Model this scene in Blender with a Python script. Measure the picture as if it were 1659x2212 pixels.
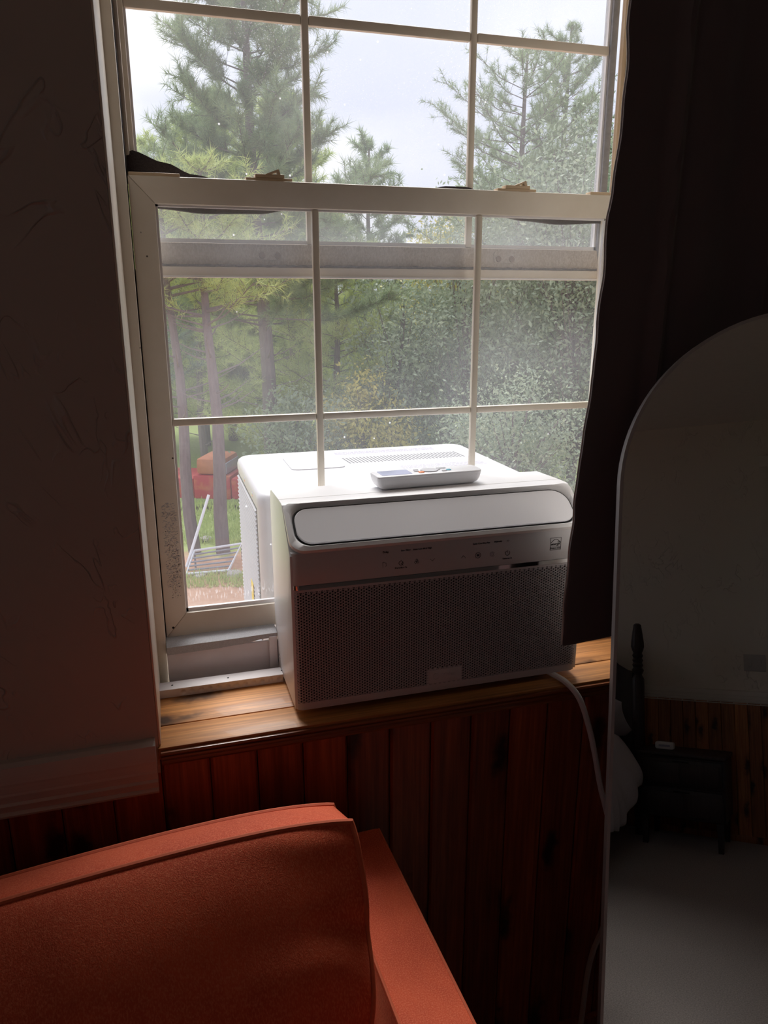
import bpy, bmesh, math, random
import numpy as np
from mathutils import Vector, Matrix, noise

for o in list(bpy.data.objects): bpy.data.objects.remove(o)
C = bpy.context.scene.collection
SC = bpy.context.scene
random.seed(7)
ZS = 0.8                     # height of the window sill above the floor; all z below are relative to the sill
PI = math.pi

# ------------------------------------------------------------------ camera
CX, CY, CZ = 0.132, -1.0007, 0.6092
YAW, PITCH, ROLL, FPX = 0.2868, 0.2696, 0.0018, 1629.2
fwd = Vector((math.sin(YAW)*math.cos(PITCH), math.cos(YAW)*math.cos(PITCH), -math.sin(PITCH)))
r0 = Vector((math.cos(YAW), -math.sin(YAW), 0)); d0 = fwd.cross(r0)
right = r0*math.cos(ROLL)+d0*math.sin(ROLL); down = d0*math.cos(ROLL)-r0*math.sin(ROLL)
cam = bpy.data.cameras.new('camera'); camo = bpy.data.objects.new('camera', cam); C.objects.link(camo)
M = Matrix((right, -down, -fwd)).transposed().to_4x4(); M.translation = (CX, CY, CZ+ZS)
camo.matrix_world = M
cam.sensor_fit = 'HORIZONTAL'; cam.sensor_width = 36; cam.lens = FPX*36/1659
cam.clip_start = 0.02; cam.clip_end = 300
SC.camera = camo

# ------------------------------------------------------------------ world: bright overcast sky
W = bpy.data.worlds.new('overcast_sky'); SC.world = W; W.use_nodes = True
nt = W.node_tree; nt.nodes.clear()
def wn(t, **k):
    n = nt.nodes.new(t)
    for a, b in k.items(): setattr(n, a, b)
    return n
wo = wn('ShaderNodeOutputWorld'); wb = wn('ShaderNodeBackground'); tc = wn('ShaderNodeTexCoord')
mp = wn('ShaderNodeMapping'); mp.inputs['Scale'].default_value = (1, 1, 2.2); mp.inputs['Location'].default_value = (0.7, 0.2, 0.1)
nz = wn('ShaderNodeTexNoise'); nz.inputs['Scale'].default_value = 2.6; nz.inputs['Detail'].default_value = 6; nz.inputs['Roughness'].default_value = .5
cr = wn('ShaderNodeValToRGB'); cr.color_ramp.elements[0].position = .40; cr.color_ramp.elements[0].color = (.70, .74, .90, 1)
cr.color_ramp.elements[1].position = .66; cr.color_ramp.elements[1].color = (1.0, 1.0, 1.03, 1)
e = cr.color_ramp.elements.new(.53); e.color = (.80, .83, .96, 1)
nt.links.new(tc.outputs['Generated'], mp.inputs[0]); nt.links.new(mp.outputs[0], nz.inputs[0]); nt.links.new(nz.outputs[0], cr.inputs[0])
sep = wn('ShaderNodeSeparateXYZ'); nt.links.new(tc.outputs['Generated'], sep.inputs[0])
mr = wn('ShaderNodeMapRange'); mr.inputs['From Min'].default_value = .15; mr.inputs['From Max'].default_value = 1.0; mr.inputs['To Min'].default_value = 1.0; mr.inputs['To Max'].default_value = 1.5
nt.links.new(sep.outputs[2], mr.inputs['Value'])          # overcast sky: brighter towards the zenith
vm = wn('ShaderNodeVectorMath', operation='SCALE'); nt.links.new(cr.outputs[0], vm.inputs[0]); nt.links.new(mr.outputs[0], vm.inputs['Scale'])
nt.links.new(vm.outputs[0], wb.inputs[0]); nt.links.new(wb.outputs[0], wo.inputs[0])
wb.inputs[1].default_value = .94
# portal over the window opening guides sky light sampling into the room
la = bpy.data.lights.new('sky_portal', 'AREA'); la.shape = 'RECTANGLE'; la.size = .86; la.size_y = 1.44; la.cycles.is_portal = True
lo = bpy.data.objects.new('sky_portal', la); C.objects.link(lo); lo.location = (.519, .36, .69+ZS); lo.rotation_euler = (-PI/2, 0, 0)

su = bpy.data.lights.new('hazy_sun', 'SUN'); su.energy = 4.6; su.angle = math.radians(36); su.color = (1.0, .97, .93)
suo = bpy.data.objects.new('hazy_sun', su); C.objects.link(suo); suo.rotation_euler = (math.radians(-36), 0, math.radians(-4)); suo.location = (0, 6, 6)
la2 = bpy.data.lights.new('sky_portal', 'AREA'); la2.shape = 'RECTANGLE'; la2.size = .9; la2.size_y = .9; la2.cycles.is_portal = True  # portal at the added window in the left wall
lo2 = bpy.data.objects.new('sky_portal', la2); C.objects.link(lo2); lo2.location = (-2.43, -2.5, .6+ZS); lo2.rotation_euler = (0, -PI/2, 0)

vs = SC.view_settings; vs.view_transform = 'Standard'; vs.look = 'None'; vs.gamma = 1; vs.use_curve_mapping = False
vs.exposure = 0.22

# ------------------------------------------------------------------ materials
class Mat:
    def __init__(s, name):
        s.m = bpy.data.materials.new(name); s.m.use_nodes = True; s.t = s.m.node_tree; s.t.nodes.clear()
        s.out = s.n('ShaderNodeOutputMaterial'); s.b = s.n('ShaderNodeBsdfPrincipled'); s.l(s.b.outputs[0], s.out.inputs[0])
    def n(s, ty, **k):
        n = s.t.nodes.new(ty)
        for a, b in k.items():
            if a.startswith('i_'): n.inputs[a[2:].replace('_', ' ')].default_value = b
            else: setattr(n, a, b)
        return n
    def l(s, a, b): s.t.links.new(a, b)
    def ramp(s, src, *st):
        r = s.n('ShaderNodeValToRGB'); el = r.color_ramp.elements
        while len(el) > 1: el.remove(el[-1])
        el[0].position = st[0][0]; el[0].color = (*st[0][1], 1)
        for p, c in st[1:]:
            e = el.new(p); e.color = (*c, 1)
        s.l(src, r.inputs[0]); return r.outputs[0]
    def coord(s, scale=(1, 1, 1), rnd=0, kind='Object', rot=(0, 0, 0)):
        tc = s.n('ShaderNodeTexCoord'); mp = s.n('ShaderNodeMapping'); mp.inputs['Scale'].default_value = scale; mp.inputs['Rotation'].default_value = rot
        s.l(tc.outputs[kind], mp.inputs[0])
        if rnd:
            oi = s.n('ShaderNodeObjectInfo'); mu = s.n('ShaderNodeVectorMath', operation='SCALE'); mu.inputs[0].default_value = (rnd, rnd*.7, rnd*1.3)
            s.l(oi.outputs['Random'], mu.inputs['Scale']); s.l(mu.outputs[0], mp.inputs['Location'])
        return mp.outputs[0]
    def noise(s, co, scale, detail=4, rough=.55, dist=0):
        n = s.n('ShaderNodeTexNoise'); n.inputs['Scale'].default_value = scale; n.inputs['Detail'].default_value = detail
        n.inputs['Roughness'].default_value = rough; n.inputs['Distortion'].default_value = dist; s.l(co, n.inputs[0]); return n.outputs[0]
    def mix(s, f, a, b, blend='MIX'):
        m = s.n('ShaderNodeMix', data_type='RGBA', blend_type=blend)
        for sock, v in ((m.inputs[0], f), (m.inputs[6], a), (m.inputs[7], b)):
            if isinstance(v, (int, float)): sock.default_value = v
            elif isinstance(v, tuple): sock.default_value = (*v, 1)
            else: s.l(v, sock)
        return m.outputs[2]
    def math(s, op, a, b=0., c=0.):
        m = s.n('ShaderNodeMath', operation=op)
        for i, v in enumerate((a, b, c)):
            if isinstance(v, (int, float)): m.inputs[i].default_value = v
            else: s.l(v, m.inputs[i])
        return m.outputs[0]
    def bump(s, h, strength=.3, dist=.002):
        b = s.n('ShaderNodeBump'); b.inputs['Strength'].default_value = strength; b.inputs['Distance'].default_value = dist
        s.l(h, b.inputs['Height']); s.l(b.outputs[0], s.b.inputs['Normal'])
    def set(s, color=None, rough=None, metal=None, **k):
        if color is not None:
            if isinstance(color, tuple): s.b.inputs['Base Color'].default_value = (*color, 1)
            else: s.l(color, s.b.inputs['Base Color'])
        if rough is not None:
            if isinstance(rough, (int, float)): s.b.inputs['Roughness'].default_value = rough
            else: s.l(rough, s.b.inputs['Roughness'])
        if metal is not None: s.b.inputs['Metallic'].default_value = metal
        for a, v in k.items(): s.b.inputs[a.replace('_', ' ')].default_value = v
        return s

def plain(name, col, rough=.5, var=.06, scale=30, metal=0, **k):
    m = Mat(name); co = m.coord()
    f = m.noise(co, scale, 3)
    m.set(m.mix(f, tuple(c*(1-var) for c in col), tuple(min(1, c*(1+var)) for c in col)), rough, metal, **k); return m.m

# cream vinyl of the window
m = Mat('cream_vinyl'); co = m.coord(); n1 = m.noise(co, 9, 5); n2 = m.noise(co, 60, 3)
base = m.mix(m.ramp(n1, (.35, (0, 0, 0)), (.75, (1, 1, 1))), (.84, .78, .68), (.74, .67, .56))
v = m.n('ShaderNodeTexVoronoi', feature='F1'); v.inputs['Scale'].default_value = 26; m.l(co, v.inputs[0])
spot = m.ramp(v.outputs['Distance'], (.03, (1, 1, 1)), (.05, (0, 0, 0)))
m.set(m.mix(spot, base, (.10, .08, .06)), .42); m.bump(n2, .05, .001); VINYL = m.m
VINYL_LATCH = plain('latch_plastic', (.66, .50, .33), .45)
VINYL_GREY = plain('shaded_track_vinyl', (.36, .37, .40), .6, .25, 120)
# dusty outer rail
m = Mat('dusty_vinyl'); co = m.coord((1, 1, .6)); n1 = m.noise(co, 420, 4, .7); n2 = m.noise(m.coord(), 7, 4)
m.set(m.mix(m.ramp(n1, (.42, (0, 0, 0)), (.62, (1, 1, 1))), m.mix(n2, (.42, .35, .28), (.54, .46, .38)), (.60, .54, .47)), .8); VINYL_DUSTY = m.m
# plaster with trowel ridges
def plaster(name, col):
    m = Mat(name); co = m.coord((1, 1, .55)); 
    a = m.noise(co, 7.5, 3.2, .55, 1.3); ridge = m.math('ABSOLUTE', m.math('SUBTRACT', a, .5))
    ridge = m.ramp(ridge, (.0, (1, 1, 1)), (.013, (0, 0, 0)))
    mask = m.ramp(m.noise(m.coord(), 7, 2), (.50, (0, 0, 0)), (.60, (1, 1, 1)))
    a2 = m.noise(co, 22, 2, .5, 1.2); r2 = m.ramp(m.math('ABSOLUTE', m.math('SUBTRACT', a2, .5)), (.0, (1, 1, 1)), (.020, (0, 0, 0)))
    mask2 = m.ramp(m.noise(m.coord((1, 1, 1)), 11, 2), (.56, (0, 0, 0)), (.66, (1, 1, 1)))
    h = m.math('ADD', m.math('MULTIPLY', ridge, mask), m.math('MULTIPLY', m.math('MULTIPLY', r2, mask2), .6))
    h = m.math('ADD', h, m.math('MULTIPLY', m.noise(m.coord(), 9, 3), .8))
    m.set(col, .36); m.bump(h, .75, .0030); return m.m
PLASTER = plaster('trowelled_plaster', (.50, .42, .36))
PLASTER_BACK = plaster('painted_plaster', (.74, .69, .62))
CEIL = plain('ceiling_paint', (.82, .78, .72), .8)
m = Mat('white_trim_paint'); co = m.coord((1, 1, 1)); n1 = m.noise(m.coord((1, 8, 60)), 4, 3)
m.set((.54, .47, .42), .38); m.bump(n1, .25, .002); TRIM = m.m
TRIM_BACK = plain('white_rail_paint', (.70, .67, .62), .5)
# woods
def wood(name, light, dark, along, rough=.35, knots=True, rnd=9, sc=1.0, coat=.0):
    m = Mat(name)
    s = [14*sc]*3; s[along] = 1.3*sc
    co = m.coord(tuple(s), rnd)
    g = m.noise(co, 3.0, 6, .6, 1.1)
    s2 = [90*sc]*3; s2[along] = 2.2*sc
    g2 = m.noise(m.coord(tuple(s2), rnd), 2, 4, .6)
    col = m.ramp(g, (.25, dark), (.5, tuple((a+b)/2 for a, b in zip(light, dark))), (.72, light))
    col = m.mix(m.math('MULTIPLY', m.ramp(g2, (.35, (1, 1, 1)), (.62, (0, 0, 0))), .55), col, tuple(c*.45 for c in dark))
    if knots:
        ck = m.coord((1, 1, 1), rnd); sx = m.n('ShaderNodeSeparateXYZ'); m.l(ck, sx.inputs[0]); cb = m.n('ShaderNodeCombineXYZ')
        ac_, al_ = (sx.outputs[0], sx.outputs[2]) if along == 2 else (sx.outputs[1], sx.outputs[0])
        nn = m.noise(m.coord((30, 30, 30), rnd), 1, 2)
        m.l(m.math('ADD', m.math('MULTIPLY', ac_, 9*sc), m.math('MULTIPLY', nn, .25)), cb.inputs[0]); m.l(m.math('ADD', m.math('MULTIPLY', al_, 3.0*sc), m.math('MULTIPLY', nn, .25)), cb.inputs[1])
        v = m.n('ShaderNodeTexVoronoi', feature='F1', voronoi_dimensions='2D'); v.inputs['Scale'].default_value = 1.0; m.l(cb.outputs[0], v.inputs[0])
        k = m.ramp(v.outputs['Distance'], (.05, (1, 1, 1)), (.10, (.7, .7, .7)), (.15, (.2, .2, .2)), (.24, (0, 0, 0)))
        col = m.mix(k, col, tuple(c*.16 for c in dark))
    oi = m.n('ShaderNodeObjectInfo'); hs = m.n('ShaderNodeHueSaturation'); m.l(col, hs.inputs['Color'])
    m.l(m.math('ADD', m.math('MULTIPLY', oi.outputs['Random'], .5), .75), hs.inputs['Value'])
    m.set(hs.outputs[0], rough, Coat_Weight=coat); m.bump(g2, .12, .0008); return m.m
PINE_SILL = wood('pine_sill', (.74, .34, .10), (.36, .13, .032), 0, .50, True, 3, 1.0, .06)
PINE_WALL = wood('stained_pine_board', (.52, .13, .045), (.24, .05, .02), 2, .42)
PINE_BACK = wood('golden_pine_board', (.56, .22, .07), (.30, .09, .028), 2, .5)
CAPWOOD = wood('stained_moulding', (.42, .13, .045), (.20, .055, .018), 0, .25, False, 3, 1.0, .3)
DARKWOOD = wood('dark_furniture_wood', (.055, .038, .035), (.025, .017, .017), 2, .5, False)
# plastics and metals
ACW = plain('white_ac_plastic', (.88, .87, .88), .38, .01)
ACF = plain('shaded_ac_front', (.60, .585, .60), .42, .01)  # white plastic greyed: the shade on the front is put into the colour
ACG = plain('shaded_grille_plastic', (.56, .53, .55), .38, .01)  # same white plastic, front shade also in the colour
ACFLAP = plain('flap_plastic', (.90, .89, .92), .5, .01)
BLACK = plain('black_gap', (.006, .006, .007), .6)
FILTER = plain('dark_filter', (.018, .014, .015), .8)
CHROME = plain('chrome', (.75, .75, .78), .08, .02, metal=1)
INK_AND_GAP = plain('dark_ink_and_gap', (.025, .022, .025), .5)  # print, and the dark painted in for lid slots and louvre gaps
INKLIGHT = plain('grey_ink', (.30, .29, .32), .5)
OUTW = plain('white_outdoor_steel', (.50, .50, .52), .45, .02)
INKSOFT = plain('pale_lavender_ink', (.30, .28, .36), .6)
YELLOW = plain('yellow_sticker', (.80, .66, .08), .5)
CREAMP = plain('white_panel_plastic', (.90, .85, .88), .5)
RAILP = plain('white_rail_plastic', (.74, .70, .70), .45)
SCREW = plain('screw_metal', (.6, .58, .56), .25, .1, metal=1)
SCREWRUST = plain('rusty_screw', (.30, .22, .16), .6, .3)
REMW = plain('remote_white', (.84, .84, .87), .35, .01)
LCD = plain('lcd_screen', (.42, .44, .60), .12)
BTN = plain('grey_button', (.55, .55, .58), .5)
ORANGE = plain('orange_button', (.95, .24, .03), .45)
TEAL = plain('teal_button', (.03, .34, .46), .45)
CORD = plain('grey_white_cord', (.78, .76, .75), .5)
m = Mat('black_foam'); m.set(m.mix(m.noise(m.coord(), 500, 2), (.02, .015, .018), (.09, .075, .08)), 1.0); m.bump(m.noise(m.coord(), 700, 2), .6, .001); FOAM = m.m
m = Mat('grey_foam'); m.set(m.mix(m.noise(m.coord(), 500, 2), (.36, .36, .38), (.62, .62, .64)), .95); m.bump(m.noise(m.coord(), 600, 2), .5, .001); GFOAM = m.m
m = Mat('dusty_felt'); m.set(m.mix(m.noise(m.coord(), 300, 4, .7), (.03, .03, .035), (.35, .34, .34)), 1.0); FELT = m.m
# curtain
m = Mat('blackout_curtain'); co = m.coord((260, 260, 260)); wv = m.noise(co, 1, 2); big = m.noise(m.coord((1, 1, .6)), 3, 3)
m.set(m.mix(big, (.105, .080, .082), (.15, .115, .112)), .95, Sheen_Weight=.2); m.bump(wv, .3, .0006); CURTAIN = m.m
# velvet
m = Mat('rust_velvet'); co = m.coord((1, 1, 1)); w1 = m.noise(m.coord((900, 900, 260)), 1, 2, .6); w2 = m.noise(co, 7, 4, .6, .6); w3 = m.noise(m.coord((620, 620, 200)), 1, 3)
c1 = m.mix(m.ramp(w2, (.3, (0, 0, 0)), (.7, (1, 1, 1))), (.56, .060, .020), (.82, .118, .036))
c2 = m.mix(m.math('MULTIPLY', m.ramp(w3, (.45, (0, 0, 0)), (.65, (1, 1, 1))), .7), c1, (.88, .22, .10))
m.set(c2, .75, Sheen_Weight=.28, Sheen_Roughness=.4, Sheen_Tint=(1, .45, .25, 1)); m.bump(w1, .5, .0016); VELVET = m.m
VELVET_PIPE = plain('rust_piping', (.62, .12, .045), .7, .15, 200)
# carpet
m = Mat('beige_carpet'); co = m.coord(); a = m.noise(co, 220, 3, .8); b = m.noise(co, 3, 4)
m.set(m.mix(m.ramp(a, (.3, (0, 0, 0)), (.7, (1, 1, 1))), (.24, .20, .18), m.mix(b, (.66, .58, .53), (.82, .73, .67))), 1.0, Sheen_Weight=.2); m.bump(a, .8, .006); CARPET = m.m
m = Mat('white_bedding'); m.set((.72, .68, .72), .9); m.bump(m.noise(m.coord(), 14, 3, .5, 1), .5, .01); BEDDING = m.m
m = Mat('mirror_silver'); m.set((.86, .86, .86), .0, 1.0); MIRROR = m.m
FRAMEM = plain('brushed_frame', (.50, .47, .47), .35, .05, metal=.6)

# window glass: thin clear pane with dust; light passes straight through
def glass(name, film, specks, scale, lower=False):
    m = Mat(name); m.t.nodes.remove(m.b)
    tr = m.n('ShaderNodeBsdfTransparent'); gl = m.n('ShaderNodeBsdfGlossy'); gl.inputs['Roughness'].default_value = 0.02
    lw = m.n('ShaderNodeLayerWeight'); lw.inputs['Blend'].default_value = .5; fr = m.n('ShaderNodeMath', operation='MULTIPLY_ADD'); m.l(m.math('POWER', lw.outputs['Facing'], 4.), fr.inputs[0]); fr.inputs[1].default_value = .5; fr.inputs[2].default_value = .02
    m1 = m.n('ShaderNodeMixShader'); m.l(fr.outputs[0], m1.inputs[0]); m.l(tr.outputs[0], m1.inputs[1]); m.l(gl.outputs[0], m1.inputs[2])
    tl = m.n('ShaderNodeBsdfTranslucent'); tl.inputs[0].default_value = (.92, .94, 1, 1)
    df = m.n('ShaderNodeBsdfDiffuse'); df.inputs[0].default_value = (.85, .87, .9, 1)
    md = m.n('ShaderNodeMixShader'); md.inputs[0].default_value = .25; m.l(tl.outputs[0], md.inputs[1]); m.l(df.outputs[0], md.inputs[2])
    co = m.coord()
    patch = m.ramp(m.noise(co, 3.2, 4, .6), (.35, (.35, .35, .35)), (.72, (1, 1, 1)))
    v = m.n('ShaderNodeTexVoronoi', feature='F1'); v.inputs['Scale'].default_value = scale; m.l(co, v.inputs[0])
    sp = m.ramp(v.outputs['Distance'], (.10, (1, 1, 1)), (.24, (0, 0, 0)))
    dens = m.ramp(m.noise(co, 2.3, 2), (.42, (0, 0, 0)), (.62, (1, 1, 1)))
    spm = m.math('MULTIPLY', m.math('MULTIPLY', sp, dens), specks)
    v2 = m.n('ShaderNodeTexVoronoi', feature='F1'); v2.inputs['Scale'].default_value = 24; m.l(co, v2.inputs[0])
    sp2 = m.math('MULTIPLY', m.ramp(v2.outputs['Distance'], (.025, (1, 1, 1)), (.05, (0, 0, 0))), .8)
    f = m.math('ADD', m.math('MULTIPLY', patch, film), spm); f = m.math('MAXIMUM', f, sp2)
    if lower:   # white scratched-off residue low on the pane
        sx = m.n('ShaderNodeSeparateXYZ'); tc = m.n('ShaderNodeTexCoord'); m.l(tc.outputs['Object'], sx.inputs[0])
        band = m.ramp(sx.outputs[2], (.01, (.0, .0, .0)), (.024, (1, 1, 1)), (.045, (0, 0, 0)))
        sc = m.ramp(m.noise(m.coord((420, 1, 90)), 1, 2, .5), (.52, (0, 0, 0)), (.60, (1, 1, 1)))
        f = m.math('MAXIMUM', f, m.math('MULTIPLY', m.math('MULTIPLY', band, sc), .30))
    mx = m.n('ShaderNodeMixShader'); m.l(f, mx.inputs[0]); m.l(m1.outputs[0], mx.inputs[1]); m.l(md.outputs[0], mx.inputs[2])
    m.l(mx.outputs[0], m.out.inputs[0]); return m.m
GLASS_UP = glass('dusty_upper_glass', .12, .34, 210)
GLASS_LOW = glass('dusty_lower_glass', .10, .06, 260, True)

# outdoors
def leafm(name, c1, c2, tl=.35):
    m = Mat(name); oi = m.n('ShaderNodeObjectInfo'); g = m.n('ShaderNodeNewGeometry')
    f = m.ramp(m.noise(m.coord(), 1.6, 3), (.3, (0, 0, 0)), (.7, (1, 1, 1)))
    f2 = m.math('ADD', m.math('MULTIPLY', f, .6), m.math('MULTIPLY', g.outputs['Random Per Island'], .4))
    col = m.mix(f2, c1, c2)
    m.set(col, .6); t = m.n('ShaderNodeBsdfTranslucent'); m.l(col, t.inputs[0]); mx = m.n('ShaderNodeMixShader'); mx.inputs[0].default_value = tl
    m.l(m.b.outputs[0], mx.inputs[1]); m.l(t.outputs[0], mx.inputs[2]); m.l(mx.outputs[0], m.out.inputs[0]); return m.m
NEEDLE = leafm('pine_needles', (.17, .26, .14), (.34, .42, .22))
NEEDLE_Y = leafm('yellow_green_needles', (.34, .44, .14), (.62, .68, .28))
NEEDLE_B = leafm('blue_green_needles', (.12, .20, .15), (.26, .34, .24))
OAK = leafm('oak_leaves', (.19, .26, .16), (.40, .47, .34))
OAK_Y = leafm('yellowing_leaves', (.42, .42, .14), (.78, .68, .22))
m = Mat('pine_bark'); m.set(m.mix(m.noise(m.coord((30, 30, 6)), 1, 4, .7), (.09, .07, .075), (.24, .20, .20)), .95); BARK = m.m
m = Mat('forest_ground'); co = m.coord(); a = m.noise(co, 1.1, 4, .6); b = m.noise(co, 14, 5, .7)
sx = m.n('ShaderNodeSeparateXYZ'); gt_ = m.n('ShaderNodeNewGeometry'); m.l(gt_.outputs['Position'], sx.inputs[0])
yy = m.math('ADD', m.math('MULTIPLY', m.math('SUBTRACT', sx.outputs[1], 9.6), .35), a)
m.set(m.mix(m.ramp(yy, (.46, (0, 0, 0)), (.62, (1, 1, 1))), m.mix(b, (.34, .17, .10), (.62, .40, .28)), m.mix(b, (.22, .32, .08), (.50, .56, .22))), 1.0); GROUND = m.m
m = Mat('rusty_red_paint'); m.set(m.mix(m.ramp(m.noise(m.coord(), 3, 5), (.5, (0, 0, 0)), (.65, (1, 1, 1))), (.44, .04, .05), (.50, .14, .06)), .6); REDM = m.m
RUST = plain('rust_orange', (.46, .17, .09), .8, .3, 6)
TYRE = plain('black_rubber', (.02, .02, .02), .8)
STEEL = plain('galvanised_pipe', (.70, .72, .76), .5, .1)
STEELD = plain('weathered_pipe', (.24, .25, .28), .6, .2)
ROCK = plain('grey_rock', (.42, .38, .37), .9, .2)

# ------------------------------------------------------------------ mesh helpers
WM = {}
def wm(o): return WM.get(o.name, Matrix.Identity(4))
def setp(o, label=None, cat=None, group=None, kind=None):
    if label: o['label'] = label
    if cat: o['category'] = cat
    if group: o['group'] = group
    if kind: o['kind'] = kind
    return o
def thing(name, loc, label=None, cat=None, group=None, kind=None, parent=None):
    o = bpy.data.objects.new(name, None); C.objects.link(o); o.empty_display_size = .05
    o.location = (loc[0], loc[1], loc[2]+ZS)
    WM[o.name] = Matrix.Translation(o.location)
    if parent: o.parent = parent; o.matrix_parent_inverse = wm(parent).inverted()
    return setp(o, label, cat, group, kind)
class B:
    def __init__(s): s.v = []; s.f = []
    def add(s, vs, fs):
        k = len(s.v); s.v += [tuple(p) for p in vs]; s.f += [tuple(i+k for i in f) for f in fs]; return s
    def box(s, x0, x1, y0, y1, z0, z1, mtx=None):
        vs = [(x, y, z) for x in (x0, x1) for y in (y0, y1) for z in (z0, z1)]
        if mtx: vs = [mtx @ Vector(p) for p in vs]
        return s.add(vs, [(0, 1, 3, 2), (4, 6, 7, 5), (0, 4, 5, 1), (2, 3, 7, 6), (0, 2, 6, 4), (1, 5, 7, 3)])
    def prism(s, pts, axis, a, b):
        """closed 2-D polygon pts extruded along axis (0: pts are y,z; 1: x,z; 2: x,y)"""
        n = len(pts); vs = []
        for t in (a, b):
            for p in pts:
                q = list(p); q.insert(axis, t); vs.append(q)
        fs = [tuple(range(n)), tuple(range(2*n-1, n-1, -1))]
        fs += [(i, i+n, (i+1) % n+n, (i+1) % n) for i in range(n)]
        return s.add(vs, fs)
    def tube(s, pts, r, n=10, closed=False):
        P = [Vector(p) for p in pts]; R = r if isinstance(r, (list, tuple)) else [r]*len(P)
        vs = []; up = None
        for i, p in enumerate(P):
            a = P[(i-1) % len(P)] if (closed or i > 0) else p; b = P[(i+1) % len(P)] if (closed or i < len(P)-1) else p
            t = (b-a).normalized()
            if up is None: up = t.orthogonal().normalized()
            up = (up-t*up.dot(t)).normalized(); w = t.cross(up)
            for k in range(n):
                an = 2*PI*k/n; vs.append(p+(up*math.cos(an)+w*math.sin(an))*R[i])
        m_ = len(P); fs = []
        for i in range(m_ if closed else m_-1):
            j = (i+1) % m_
            for k in range(n): fs.append((i*n+k, i*n+(k+1) % n, j*n+(k+1) % n, j*n+k))
        if not closed: fs += [tuple(range(n-1, -1, -1)), tuple((m_-1)*n+k for k in range(n))]
        return s.add(vs, fs)
    def lathe(s, prof, c, n=20, mtx=None):
        """prof: (radius, height) list, around the z axis through c"""
        vs = []; 
        for r, h in prof:
            for k in range(n):
                p = Vector((r*math.cos(2*PI*k/n), r*math.sin(2*PI*k/n), h))
                if mtx: p = mtx @ p
                vs.append(p+Vector(c))
        fs = [(i*n+k, i*n+(k+1) % n, (i+1)*n+(k+1) % n, (i+1)*n+k) for i in range(len(prof)-1) for k in range(n)]
        fs += [tuple(range(n-1, -1, -1)), tuple((len(prof)-1)*n+k for k in range(n))]
        return s.add(vs, fs)
    def obj(s, name, mat, parent=None, bevel=0, seg=2, smooth=True, angle=32, kind=None, label=None, cat=None, group=None, recalc=True, clean=True):
        me = bpy.data.meshes.new(name)
        arr = np.array(s.v, dtype=float)
        lo, hi = arr.min(0), arr.max(0); org = np.array([(lo[0]+hi[0])/2, (lo[1]+hi[1])/2, lo[2]])
        me.from_pydata((arr-org).tolist(), [], s.f); me.update()
        if recalc or bevel:
            bm = bmesh.new(); bm.from_mesh(me)
            if recalc: bmesh.ops.recalc_face_normals(bm, faces=bm.faces)
            if bevel:
                es = [e for e in bm.edges if len(e.link_faces) == 2 and e.calc_face_angle(0) > math.radians(25)]
                bmesh.ops.bevel(bm, geom=es, offset=bevel, segments=seg, profile=.5, affect='EDGES', clamp_overlap=True)
            bm.to_mesh(me); bm.free()
        if smooth:
            me.shade_smooth()
            try: me.set_sharp_from_angle(angle=math.radians(angle))
            except Exception: pass
        for mm in (mat if isinstance(mat, list) else [mat]): me.materials.append(mm)
        o = bpy.data.objects.new(name, me); C.objects.link(o)
        o.location = (org[0], org[1], org[2]+ZS); WM[o.name] = Matrix.Translation(o.location)
        if parent is not None:
            o.parent = parent; o.matrix_parent_inverse = wm(parent).inverted()
        return setp(o, label, cat, group, kind)
def dupto(o, dx=0, dy=0, dz=0, parent=None):
    c = o.copy(); C.objects.link(c); c.location = (o.location[0]+dx, o.location[1]+dy, o.location[2]+dz)
    WM[c.name] = Matrix.Translation(c.location)
    if parent is not None: c.parent = parent; c.matrix_parent_inverse = wm(parent).inverted()
    return c
def rrect(x0, x1, y0, y1, r, n=6):
    r = r if isinstance(r, (list, tuple)) else [r]*4      # corners: x1y1, x0y1, x0y0, x1y0
    out = []
    for (cx, cy, a0, rr) in ((x1-r[0], y1-r[0], 0, r[0]), (x0+r[1], y1-r[1], 90, r[1]), (x0+r[2], y0+r[2], 180, r[2]), (x1-r[3], y0+r[3], 270, r[3])):
        for k in range(n+1):
            a = math.radians(a0+90*k/n); out.append((cx+rr*math.cos(a), cy+rr*math.sin(a)))
    return out
def pix(px, py):
    return (fwd+right*((px-829.5)/FPX)+down*((py-1106)/FPX)).normalized()
def at(px, py, Y):
    """point at world depth Y seen at that place of the frame (z relative to the sill)"""
    d = pix(px, py); t = (Y-CY)/d.y; return Vector((CX+d.x*t, Y, CZ+d.z*t))
def onz(px, py, Z):
    d = pix(px, py); t = (Z-CZ)/d.z; return Vector((CX+d.x*t, CY+d.y*t, Z))

# ------------------------------------------------------------------ room shell (structure)
FL = -ZS; CE = 1.62; XL, XR, YB = -2.3, 1.95, -3.936
WX0, WX1, WZ0, WZ1 = .0913, .947, -.03, 1.42      # window opening
RAILZ0, RAILZ1 = -.062, .016
def wallbox(name, boxes, mat, **k):
    b = B()
    for q in boxes: b.box(*q)
    return b.obj(name, mat, kind='structure', smooth=False, **k)
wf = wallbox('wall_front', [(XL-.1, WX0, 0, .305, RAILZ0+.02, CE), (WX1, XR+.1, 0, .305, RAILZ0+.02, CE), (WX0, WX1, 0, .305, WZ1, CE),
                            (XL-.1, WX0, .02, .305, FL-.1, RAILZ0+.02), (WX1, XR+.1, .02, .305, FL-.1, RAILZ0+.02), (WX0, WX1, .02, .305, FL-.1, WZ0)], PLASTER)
wbk = wallbox('wall_back', [(XL-.1, XR+.1, YB-.12, YB, FL-.1, CE)], PLASTER_BACK)
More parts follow.
